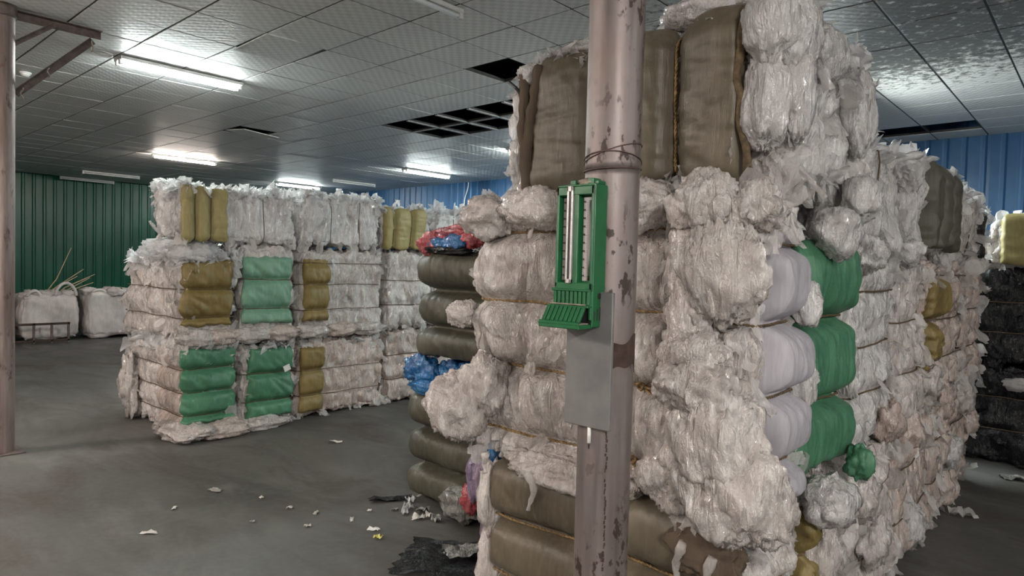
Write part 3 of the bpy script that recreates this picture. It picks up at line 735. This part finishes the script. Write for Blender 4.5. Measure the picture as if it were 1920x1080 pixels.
FXF = -.8
bale('green woven bale of the front stack bulging in three pillows behind the white panel', (-1.1, FXF - .05, 2.48, 3.10, .84, 1.76), 'z', (1.12, 1.45),
     [P_('+x', (2.42, 3.10), (.84, 1.78), 'green', extra=.04, off=.03, wrinkle=.6, res=.011)], .013, 45, 'film_cool', tufts=160, tsize=.09, group=GR, twisted=True, rope='rope_dark', rope_r=.0045, gd=.03)
gb = BALES['green woven bale of the front stack bulging in three pillows behind the white panel'][0]
lump(gb, (-.80, 2.45, 1.52), (.045, .05, .08), 390, 'film_cool', .16); lump(gb, (-.80, 2.45, 1.24), (.045, .05, .08), 391, 'film_cool', .16)
lump(gb, (-.76, 2.62, 1.78), (.08, .13, .09), 392, 'film_cool', .16); lump(gb, (-.74, 2.60, .80), (.09, .14, .09), 393, 'film_cool', .16)
lump(gb, (-.74, 2.98, .86), (.05, .06, .07), 394, 'green', .2, 'wrap_tail')
bale('lowest film bale under the green bale with a torn mustard sack showing', (-1.7, FXF, 2.5, 3.1, 0, .78), 'z', (.3, .58),
     [P_('+x', (2.52, 2.66), (.40, .80), 'mustard', ragged=.05, wrinkle=1.2)], .0125, 46, 'film', tufts=330, tsize=.08, group=GR)
bale('lowest film bale one behind the green bale', (-1.7, FXF, 3.12, 3.96, 0, .82), 'z', (.3, .58), (), .0135, 47, 'film', tufts=330, tsize=.08, group=GR)
bale('middle film bale one behind the green bale', (-1.7, FXF - .02, 3.12, 3.9, .84, 1.74), 'z', (1.08, 1.3, 1.55), (), .0135, 48, 'film_cool', tufts=330, tsize=.06, group=GR)
bale('upper film bale one behind the tall khaki bale', (-1.7, FXF - .02, 3.12, 3.95, 1.76, 2.24), 'y', (3.5,), (), .0135, 49, 'film_cool', tufts=300, tsize=.07, group=GR, topfluff=130)
bale('lowest film bale two behind the green bale', (-1.7, FXF, 3.98, 4.9, 0, .82), 'z', (.28, .55), (), .015, 50, 'film_warm', tufts=300, tsize=.08, group=GR)
bale('narrow middle film bale left of the mustard sack', (-1.7, FXF, 3.93, 4.46, .84, 1.74), 'z', (1.1, 1.38), (), .015, 51, 'film', tufts=200, tsize=.06, group=GR)
bale('upper bale with olive woven folds on the side of the front stack', (-1.7, FXF, 3.97, 5.2, 1.76, 2.25), 'y', (4.62, 4.85),
     [P_('+x', (4.36, 5.1), (1.78, 2.40), 'olive', extra=.04, wrinkle=.7, ragged=.03)], .0145, 52, 'film_cool', tufts=230, tsize=.07, group=GR, topfluff=100)
bale('middle film bale with a torn mustard sack beside a rope', (-1.7, FXF, 4.48, 5.9, .84, 1.72), 'z', (1.1, 1.36, 1.64),
     [P_('+x', (4.50, 5.0), (1.36, 1.62), 'mustard', ragged=.03), P_('+x', (4.56, 4.82), (1.06, 1.36), 'mustard', ragged=.05, wrinkle=1.2)], .016, 53, 'film_warm', tufts=330, tsize=.08, group=GR)
bale('lowest film bale at the far end of the front stack', (-1.7, FXF, 4.92, 6.45, 0, .82), 'z', (.3, .56), (), .017, 54, 'film_warm', tufts=330, tsize=.09, group=GR)
bale('upper film bale just past the olive folds', (-1.7, FXF, 5.22, 6.3, 1.76, 2.2), 'y', (5.6, 6.0), (), .017, 55, 'film', tufts=220, tsize=.09, group=GR, topfluff=110)
bale('middle film bale at the far end of the front stack with hanging strips', (-1.7, FXF, 5.92, 6.85, .84, 1.74), 'z', (1.1, 1.38), (), .017, 56, 'film_warm', tufts=260, tsize=.11, group=GR)
bale('upper film bale at the far end with a black strip through it', (-1.7, FXF - .02, 6.32, 7.05, 1.76, 2.16), 'y', (6.7,),
     [P_('+x', (6.38, 6.58), (1.78, 2.16), 'black', ragged=.04)], .018, 57, 'film', tufts=140, tsize=.09, group=GR, topfluff=90)
for q, (y, z, r) in enumerate(((3.3, .62, .13), (3.75, .9, .12), (3.3, 1.72, .1), (3.55, .35, .15), (4.2, .78, .12), (4.4, .2, .14), (4.75, 1.0, .12), (5.2, .82, .14), (5.6, .4, .14), (6.1, .7, .13), (6.35, .5, .12), (4.0, 1.75, .09), (2.75, .55, .14), (2.85, .25, .14))):
    par = min((b for b in BALES.values() if b[0].get('group') == GR), key=lambda b: max(0, b[1].lo[1] - y, y - b[1].hi[1]) + max(0, b[1].lo[2] - z, z - b[1].hi[2]))
    lump(par[0], (FXF - .01, y, z), (.07, r, r * .8), 400 + q, ('film', 'film_warm', 'film_cool')[q % 3], .18, n=52, stretch=(2.0, 2.0, .6))

# ---- heap behind the front stack, seen over the film bale
bale('lower film bale hidden behind the front stack', (-3.3, -2.1, 3.75, 4.6, 0, 1.0), 'z', (.5,), (), .03, 60, 'film', tufts=0, group=GF)
heap = bale('film bale with dark sacks on it, peeking over the roped film bale', (-3.4, -2.05, 3.72, 4.6, 1.02, 1.98), 'z', (1.4, 1.7), (), .022, 61, 'film', tufts=120, tsize=.09, group=GF, topfluff=200, fluff='film_loose')
for q, (c, r, m) in enumerate((((-2.72, 3.3, 2.02), (.2, .12, .09), 'film_dirty'), ((-3.0, 3.35, 2.0), (.16, .12, .08), 'olive'), ((-2.55, 3.2, 2.0), (.14, .12, .07), 'olive'), ((-2.8, 3.25, 2.10), (.24, .12, .07), 'film_cool'), ((-3.15, 3.4, 1.97), (.14, .1, .09), 'film'))):
    lump(heap[0], (c[0] - .3, c[1] + .5, c[2] + .05), r, 420 + q, m, .18, n=56)

# ---- olive stack in the middle
ol0 = bale('lowest olive woven bale beside the front stack', (-3.58, -2.45, 3.02, 3.65, 0, .74), 'z', (.25, .50),
     [P_('-y', (-3.64, -2.5), (.02, .80), 'olive', extra=.05, wrinkle=.3, res=.012)], .02, 64, 'film_dirty', tufts=60, tsize=.06, group=GM, tfaces=('-y',), amp=.045, gd=.03)
ol1 = bale('crushed bright blue film bale between two olive bales', (-3.56, -2.45, 3.02, 3.6, .755, .96), 'x', (-3.2,), (), .014, 65, 'film_blue', tufts=110, tsize=.07, group=GM, tfaces=('-y',), loose='film_blue', rope='rope_dark', rad=.06)
lump(ol1[0], (-3.50, 3.0, .90), (.14, .10, .10), 430, 'film_blue', .2, n=64); lump(ol1[0], (-3.40, 3.0, .80), (.20, .07, .06), 431, 'film_blue', .2, n=64)
lump(ol1[0], (-2.98, 2.98, .83), (.14, .07, .07), 432, 'film_red', .15); lump(ol1[0], (-3.2, 2.98, .78), (.16, .07, .05), 433, 'film_purple', .15)
ol2 = bale('upper olive woven bale topped with red and blue film', (-3.52, -2.45, 3.02, 3.65, .97, 1.70), 'z', (1.2, 1.45),
     [P_('-y', (-3.58, -2.5), (.99, 1.78), 'olive', extra=.05, wrinkle=.35, res=.012)], .02, 66, 'film_dirty', tufts=50, tsize=.06, group=GM, tfaces=('-y',), amp=.045, gd=.03)
for q, (c, r, m) in enumerate((((-3.46, 3.02, 1.76), (.09, .07, .08), 'film_red'), ((-3.22, 3.04, 1.83), (.17, .08, .05), 'film_red'), ((-3.18, 3.0, 1.77), (.10, .06, .06), 'film_blue'), ((-3.34, 3.02, 1.76), (.12, .06, .05), 'film_blue'), ((-3.05, 3.03, 1.80), (.1, .08, .06), 'film_red'), ((-3.25, 2.99, 1.72), (.2, .05, .03), 'film_black'))):
    lump(ol2[0], c, r, 440 + q, m, .22, n=56)
for q, (c, r, m) in enumerate((((-2.80, 2.92, .62), (.05, .05, .13), 'film_purple'), ((-2.70, 2.9, .60), (.05, .05, .15), 'film_blue'), ((-2.78, 2.86, .34), (.08, .07, .14), 'film_purple'), ((-2.86, 2.88, .20), (.07, .07, .09), 'film_red'), ((-2.66, 2.82, .2), (.06, .06, .2), 'film_purple'), ((-3.0, 2.9, .12), (.14, .08, .10), 'film_dirty'))):
    lump(ol0[0], c, r, 450 + q, m, .2, n=48)

# ---- black bales beyond the far end
bale('lower black film bale on the floor by the blue wall', (-1.5, .6, 7.2, 8.1, 0, .86), 'z', (.3, .58), (), .022, 70, 'film_black', tufts=200, tsize=.09, group=GK, loose='film_black', rope='rope_dark', tfaces=('-y',))
bale('upper black film bale by the blue wall', (-1.5, .6, 7.2, 8.1, .88, 1.72), 'z', (1.15, 1.42), (), .022, 71, 'film_black', tufts=200, tsize=.09, group=GK, loose='film_black', rope='rope_dark', tfaces=('-y',))
bale('mustard woven bale on top of the black bales', (-.84, .5, 7.22, 8.1, 1.73, 2.15), 'x', (-.45, 0.0), [P_('-y', (-.76, .3), (1.74, 2.24), 'yellow', extra=.04)], .02, 72, 'film', tufts=120, tsize=.08, group=GK, topfluff=110, tfaces=('-y',))
kb = BALES['lower black film bale on the floor by the blue wall'][0]
lump(kb, (-.55, 7.12, .72), (.12, .06, .05), 460, 'film_loose', .2)

# ------------------------------------------------------------------ steel posts
def cyl(mb, x, y, r, z0, z1, n=40):
    mb.tube([(x, y, z0), (x, y, z0 + .02), (x, y, (z0 + z1) / 2), (x, y, z1 - .02), (x, y, z1)], r, n); return mb
PX, PY, PR = -1.125, 1.69, .081
post = thing('steel_post', 'thick galvanised round steel post in the foreground with rust spots', 'post', (PX, PY, 0))
cyl(MB(), PX, PY, PR, 0, 1.915).build('lower_tube', MT['pole'], post, None, True)
cyl(MB(), PX, PY, PR + .0015, 1.916, H - .005).build('upper_tube', MT['pole'], post, None, True)
MB().box((PX - .13, PY - .13, 0), (PX + .13, PY + .13, .012), .003).build('base_plate', MT['plate'], post)
rw = random.Random(5)
bead = MB(); ang = math.atan2(0 - PY, 0 - PX) + .10
for k in range(70):
    z = .45 + k * .0125 + rw.uniform(-.003, .003)
    if z > 1.3 or rw.random() < .12: continue
    a = ang + rw.uniform(-.03, .03) - .04 * (z - .6)
    c = (PX + (PR + .0005) * math.cos(a), PY + (PR + .0005) * math.sin(a), z); d = rw.uniform(.003, .006)
    bead.tube([(c[0], c[1], z - d), (c[0] + .001, c[1], z), (c[0], c[1] + .001, z + d)], rw.uniform(.0015, .003), 5)
bead.build('weld_seam', MT['rusty'], post)
for q, (zc, tilt, ph) in enumerate(((1.965, .028, .3), (1.945, -.02, 2.0), (1.918, .004, .9))):
    t = np.linspace(0, 2 * math.pi, 60)
    MB().tube(np.stack([PX + (PR + .004) * np.cos(t), PY + (PR + .004) * np.sin(t), zc + tilt * np.cos(t - ph)], 1), .0017, 5).build('tie_wire', MT['wire'], post, None, True)

band = MB(); t = np.linspace(0, 2 * math.pi, 48, endpoint=False)
hi_ = 1.415 + .014 * np.sin(t * 2 + 1) + .010 * np.sin(t * 5); lo_ = 1.335 + .012 * np.sin(t * 3 + 2) + .008 * np.sin(t * 7)
rb = PR + .0012
band.add([(PX + rb * math.cos(a), PY + rb * math.sin(a), z) for z_, in ((lo_,), (hi_,)) for a, z in zip(t, z_)], [(i, (i + 1) % 48, 48 + (i + 1) % 48, 48 + i) for i in range(48)])
band.build('rust_band', MT['rusty'], post, None, True)
LX, LY = -6.655, 1.275
lp = thing('steel_post', 'weathered round steel post at the left picture edge with a diagonal brace', 'post', (LX, LY, 0))
cyl(MB(), LX, LY, .08, 0, H - .005).build('tube', MT['pole_old'], lp, None, True)
cyl(MB(), LX, LY, .094, H - .10, H - .006).build('head_collar', MT['angle'], lp, None, True)
MB().box((LX - .13, LY - .13, 0), (LX + .13, LY + .13, .012), .003).build('base_plate', MT['angle'], lp)
def angle_iron(name, a, b, w, up):
    a, b, up = Vector(a), Vector(b), Vector(up); d = (b - a).normalized(); s = d.cross(up).normalized(); u = s.cross(d).normalized(); L = (b - a).length
    M = Matrix.Translation(a) @ Matrix((s, d, u)).transposed().to_4x4()
    mb = MB(); mb.box((-w / 2, 0, 0), (w / 2, L, .006), 0, M); mb.box((-w / 2, 0, -w), (-w / 2 + .006, L, 0), 0, M)
    return mb.build(name, MT['angle'], lp)
angle_iron('brace', (LX, LY + .07, 2.93), (LX, LY + .62, 3.50), .055, (0, -.7, .7))
angle_iron('top_angle', (LX, LY + .02, H - .03), (LX, LY + .70, H - .03), .06, (0, 0, 1))
angle_iron('side_brace', (LX + .02, LY + .05, 3.30), (LX + .02, LY + .34, 3.54), .03, (0, -.7, .7))
for q, (dy, z, L) in enumerate(((.12, 2.96, .10), (.30, 3.16, .08), (.62, 3.47, .10), (.05, 3.45, .16))):
    t = np.linspace(0, 1, 6); MB().tube(np.stack([LX + .03 + .01 * np.sin(9 * t), LY + dy + .01 * np.cos(7 * t + q), z - L * t], 1), .005, 5).build('dust_string', MT['dust'], lp, None, True)

# ------------------------------------------------------------------ wet and dry bulb thermometer on the post
TX, TY, TZ = -1.155, 1.583, 1.46
th = thing('wall_thermometer', 'green plastic wet and dry bulb thermometer fixed to the foreground post', 'thermometer', (TX, TY, TZ))
def tb(name, mat, boxes, bev=.002, smooth=False):
    mb = MB()
    for a, b in boxes: mb.box(a, b, min(bev, min(b[k] - a[k] for k in range(3)) * .3))
    return mb.build(name, MT[mat], th, (0, 0, 0))
w2 = .066
tb('back_board', 'tgreen', [((-w2, -.012, .1), (w2, 0, .395))])
tb('frame', 'tgreen', [((-w2, -.035, .11), (-w2 + .009, 0, .40)), ((w2 - .009, -.035, 0.02), (w2, .025, .40)), ((-w2, -.035, .375), (w2, 0, .40)), ((-w2, -.035, .105), (w2, 0, .125)), ((-.003, -.034, .12), (.012, 0, .385))])
tb('side_panel', 'tgreen', [((w2 - .004, -.03, .0), (w2 + .002, .03, .405))])
tb('top_cap', 'tgreen', [((-w2, -.03, .40), (w2, .028, .406)), ((-.03, -.02, .405), (-.012, .02, .42)), ((.03, -.018, .405), (.05, .022, .424)), ((.055, -.018, .405), (.066, .022, .416))])
lumpdust = lump(th, (TX + .02, TY, TZ + .412), (.03, .02, .012), 480, 'dust', .25, 'dust_clump', 28)
SCALES = {}
SCALES[-.033] = tb('dry_scale', 'scale', [((-.054, -.0165, .13), (-.024, -.012, .37))])
SCALES[.044] = tb('wet_scale', 'scale', [((.018, -.0165, .13), (.052, -.012, .37))])
rule = tb('slide_rule', 'steelbar', [((-.026, -.040, .122), (-.020, -.030, .402)), ((-.012, -.040, .122), (-.005, -.030, .402)), ((-.026, -.040, .122), (-.005, -.030, .135)), ((-.026, -.040, .385), (-.005, -.030, .402))])
tb('slide_slot', 'black', [((-.0205, -.036, .13), (-.0115, -.031, .39))])
for x in (-.033, .044):
    MB().tube([(x, -.020, .14), (x, -.020, .36)], .0035, 8).build('glass_tube', MT['glass'], SCALES[x], (0, 0, 0), True)
    MB().tube([(x, -.020, .132), (x, -.020, .145)], .0042, 8).build('bulb', MT['rusty'], SCALES[x], (0, 0, 0), True)
for sx, wd in ((-.050, -.033), (.021, .044)):
    marks = MB()
    for k in range(46):
        big = k % 5 == 0
        marks.box((sx + (0 if big else .010), -.0172, .142 + k * .0047), (sx + .014, -.0164, .1428 + k * .0047))
        if big:
            for e in (0, .0042): marks.box((sx - .002 + e, -.0172, .1435 + k * .0047), (sx + .001 + e, -.0164, .1478 + k * .0047))
    tag(marks.build('graduation', MT['rusty'], SCALES[wd], (0, 0, 0)), None, None, None, 'stuff')
marks = MB()
for k in range(40): marks.box((-.0115, -.0407, .14 + k * .0058), (-.008, -.0399, .1407 + k * .0058))
tag(marks.build('graduation', MT['rusty'], rule, (0, 0, 0)), None, None, None, 'stuff')
# lower louvre: sloping bars with open slots, and the slotted cheek at the right
tb('louvre_back', 'black', [((-w2, -.025, .005), (w2 - .006, 0, .10))], .001)
for k in range(9):
    x = -w2 + .002 + k * .0148
    tb('louvre_bar', 'tgreen', [((x, -.042, .062), (x + .0105, -.02, .105))], .0015)
tb('louvre_ledge', 'tgreen', [((-w2 - .004, -.045, .100), (w2, 0, .108)), ((-w2 - .004, -.05, .054), (w2, -.02, .062))])
tb('dust_ledge', 'dust', [((-w2 - .002, -.054, .0615), (w2 - .012, -.03, .065))], .001)
for k in range(9):
    x = -w2 - .012 + k * .0155
    M = Matrix.Translation((x, -.048, .056)) @ Matrix.Rotation(math.radians(-32), 4, 'X')
    mb = MB().box((0, -.004, -.05), (.0115, .004, .002), .0015, M); mb.build('louvre_bar', MT['tgreen'], th, (0, 0, 0))
tb('tray', 'tgreen', [((-w2 - .014, -.088, -.004), (w2 - .002, -.02, .008)), ((-w2 - .014, -.088, .006), (w2 - .004, -.080, .016))])
tb('tray_dust', 'dust', [((-w2 - .010, -.079, .008), (w2 - .01, -.03, .011))], .001)
for k in range(3):
    tb('cheek_slot', 'black', [((w2 + .0015, -.022 + k * .013, .018), (w2 + .003, -.017 + k * .013, .045 + k * .006))], .0004)
hole = MB().tube([(w2 + .0012, 0.002, .088), (w2 + .0032, 0.002, .088)], .009, 16); hole.build('cheek_hole', MT['black'], th, (0, 0, 0))

plate = MB().box((-1.205, 1.592, 1.165), (-1.045, 1.604, 1.56), .002).build('metal_plate', MT['plate'])
tag(plate, 'dull grey metal plate strapped to the post below the thermometer', 'plate')
pen = thing('marker_pen', 'small white pen hanging under the grey plate on the post', 'pen', (-1.118, 1.60, 1.10))
MB().tube([(0, 0, .018), (0, 0, .07)], .0055, 10).build('barrel', MT['white'], pen, (0, 0, 0), True)
MB().tube([(0, 0, 0), (0, 0, .008), (0, 0, .02)], [.001, .002, .005], 8).build('tip', MT['black'], pen, (0, 0, 0), True)

# ------------------------------------------------------------------ big white bags by the green wall
def big_bag(label, box, seed, loops, strap=None):
    sh = Shape(box, 'z', (), seed, .06, .16, .55, 0, .06)
    root = thing('bulk_bag', label, 'bag', (sh.c[0], sh.c[1], 0), 'white bulk bags by the green wall')
    P, Fq = box_grid(sh, .035); V, n = sh.film(P); V[:, 2] = np.maximum(V[:, 2], .004)
    obj('bag_body', mk_mesh('bag_body', V, Fq, MT['bagwhite']), root)
    R = random.Random(seed)
    for k in range(5):
        lump(root, (sh.hi[0] - R.uniform(.1, .45), R.uniform(sh.lo[1] + .12, sh.hi[1] - .12), sh.hi[2] - .05), (.17, .16, .085), seed + k, 'bagwhite', .2, 'bag_top', 36)
    for (y, h_, w_) in loops:
        t = np.linspace(0, math.pi, 16)
        pts = np.stack([np.full(16, sh.hi[0] - .12) + .03 * np.sin(t * 2), y - w_ * np.cos(t), sh.hi[2] - .06 + h_ * np.sin(t)], 1)
        MB().tube(pts, .028, 6).build('lifting_loop', MT['bagwhite'], root, None, True)
    for y in strap or ():
        MB().tube([(sh.hi[0] - .1, y - .06, sh.hi[2] + .02), (sh.hi[0] + .03, y, sh.hi[2] - .10), (sh.hi[0] + .04, y + .06, sh.hi[2] - .30)], .035, 6).build('dark_strap', MT['rusty'], root)
    return root
big_bag('white bulk bag nearest the left post', (-15.5, -14.5, 2.0, 2.98, 0, .82), 500, ())
big_bag('white bulk bag with one tall lifting loop behind a low metal frame', (-15.5, -14.45, 3.0, 4.02, 0, .90), 510, ((3.75, .24, .17), (3.25, .1, .1)))
big_bag('wide white bulk bag with a dark strap next to the left stack', (-15.5, -14.45, 4.05, 5.3, 0, .95), 520, ((4.3, .06, .12),), (4.72,))
fr = thing('metal_rack', 'low dark metal rack standing in front of the white bags', 'rack', (-14.2, 3.1, 0))
for z in (.04, .34): MB().box((-14.22, 2.3, z), (-14.18, 3.72, z + .04), .004).build('rail', MT['rusty'], fr)
for y in (2.4, 2.8, 3.15, 3.42, 3.68): MB().box((-14.22, y, 0), (-14.18, y + .035, .38), .004).build('upright', MT['angle'], fr)
for q, (ya, za, yb, zb) in enumerate(((3.45, .75, 4.35, 1.32), (3.5, .8, 4.55, 1.22), (3.55, .7, 4.45, 1.15), (3.3, .7, 4.5, 1.05), (3.6, .6, 4.1, 1.75), (3.4, .8, 4.2, 1.18))):
    s = MB().tube([(-15.75 + .03 * q, ya - .5, .02), (-15.72 + .03 * q, (ya + yb) / 2, (za + zb) / 2 - .06), (-15.7 + .03 * q, yb, zb)], [.014, .012, .007], 7).build('bamboo_stick', MT['bamboo'], None, None, True)
    tag(s, 'thin bamboo stick leaning behind the white bags' if q != 4 else 'longest thin stick leaning up the green wall behind the bags', 'stick', 'sticks behind the white bags')

# ------------------------------------------------------------------ litter on the floor
def scrap(x, y, sx, sy, mat, label, seed, h=.012, name='plastic_scrap', n=6, rot=0.0, group='litter on the concrete floor', cat='litter'):
    R = np.random.RandomState(seed)
    t = np.linspace(-.5, .5, n); U, V = np.meshgrid(t, t, indexing='ij')
    k = 1 + R.normal(size=U.shape) * .6 / n
    Xl, Yl = U * sx * k, V * sy * (1 + R.normal(size=U.shape) * .6 / n)
    Z = np.abs(noise(np.stack([U * (2 + n / 5) + seed, V * (2 + n / 5), U * 0 + .5], -1).reshape(-1, 3), seed)).reshape(U.shape) * h * 2 + .003
    c, s_ = math.cos(rot), math.sin(rot)
    top = np.stack([x + c * Xl - s_ * Yl, y + s_ * Xl + c * Yl, Z], -1).reshape(-1, 3)
    bot = top.copy(); bot[:, 2] -= .0012
    idx = np.arange(n * n).reshape(n, n)
    q = np.stack([idx[:-1, :-1], idx[1:, :-1], idx[1:, 1:], idx[:-1, 1:]], -1).reshape(-1, 4)
    o = obj(name, mk_mesh(name, np.concatenate([top, bot]), np.concatenate([q, q[:, ::-1] + n * n]), MT[mat]))
    return tag(o, label, cat, group)
scrap(-3.27, 2.45, .07, .03, 'white', 'small white block-like scrap left of the black sheet', 1, .02, rot=.5)
scrap(-3.16, 2.40, .05, .035, 'paper_y', 'small yellow scrap left of the black sheet', 2, .02, rot=.2)
scrap(-4.15, 1.49, .09, .035, 'paper', 'thin white scrap alone on the floor at lower left', 3, .015, rot=.9)
scrap(-4.61, 2.09, .10, .05, 'paper_g', 'pale grey scrap in the middle of the open floor', 4, .01, rot=.4)
scrap(-5.12, 3.40, .11, .04, 'paper', 'white scrap in front of the left stack', 5, .02, rot=.9)
for q, (x, y) in enumerate(((-4.25, 2.24), (-3.95, 2.28), (-3.75, 2.35), (-3.9, 2.0), (-3.6, 2.2), (-4.45, 1.75), (-3.55, 2.62), (-3.45, 2.75), (-3.5, 2.45))):
    scrap(x, y, .03 + .012 * (q % 3), .022, ('paper', 'paper_g')[q % 4 == 3], 'tiny pale scrap scattered on the open floor left of the black sheet', 10 + q, .012, rot=q * 1.1)
scrap(-3.62, 2.86, .30, .09, 'film_black', 'narrow black plastic strip beside the olive stack', 30, .02, rot=1.0, n=9)
for q, (x, y) in enumerate(((-3.42, 2.84), (-3.3, 2.86), (-3.2, 2.84), (-3.36, 2.76), (-3.12, 2.82), (-3.22, 2.76), (-3.5, 2.92))):
    scrap(x, y, .06 + .02 * (q % 2), .045, ('film_snow', 'film_dirty', 'paper')[q % 3], ('crumpled white film scrap at the foot of the olive stack', 'crumpled grey film scrap at the foot of the olive stack', 'flat off-white scrap at the foot of the olive stack')[q % 3], 40 + q, .035, rot=q * .8)
scrap(-2.55, 2.56, .78, .46, 'film_black', 'glossy black plastic sheet crumpled on the floor beside the front stack', 60, .014, 'black_sheet', 26, rot=.55, group=None, cat='sheet')
scrap(-2.60, 2.62, .30, .14, 'film_dirty', 'grey film rag lying on the black sheet', 61, .03, 'film_rag', 14, rot=1.1, group=None, cat='film').location.z = .03
blue_rag = thing('film_rag', 'blue film rag wedged between the black sheet and the front stack', 'film', (-2.34, 2.72, 0))
lump(blue_rag, (-2.34, 2.74, .12), (.07, .14, .12), 490, 'film_blue', .2, 'crumpled_film', 48)
scrap(-.70, 5.45, .16, .09, 'film_loose', 'clear film scrap at the foot of the far end bale', 70, .04, rot=.4, n=8)
scrap(-.52, 6.75, .2, .10, 'film_dirty', 'grey film scrap in front of the black bales', 71, .03, rot=.4, n=8)

# ------------------------------------------------------------------ small things up high
sd = thing('smoke_detector', 'small round white detector on the ceiling by the left post', 'detector', (-8.92, 1.91, H - .002))
MB().tube([(0, 0, 0), (0, 0, -.018)], .055, 20).build('base', MT['white'], sd, (0, 0, 0), True)
MB().tube([(0, 0, -.016), (0, 0, -.035), (0, 0, -.05)], [.045, .04, .02], 20).build('dome', MT['white'], sd, (0, 0, 0), True)
t = np.linspace(0, 1.7 * math.pi, 24)
hw = MB().tube(np.concatenate([[(-7.2, 2.05, H), (-7.2, 2.05, H - .05)], np.stack([-7.2 + .0 * t, 2.14 - .09 * np.cos(t), H - .07 - .025 * np.sin(t)], 1)]), .004, 5).build('ceiling_wire', MT['batten'], None, None, True)
tag(hw, 'thin curled wire hanging from the ceiling beside the left brace', 'wire')
t = np.linspace(0, 1, 10)
hs = MB().tube(np.stack([-11.55 - .18 * t + .02 * np.sin(9 * t), 11.225 + 0 * t, 3.58 - .75 * t], 1), .014, 5).build('hanging_strip', MT['white'], None, None, True)
tag(hs, 'thin white strip hanging down the blue wall', 'strip')
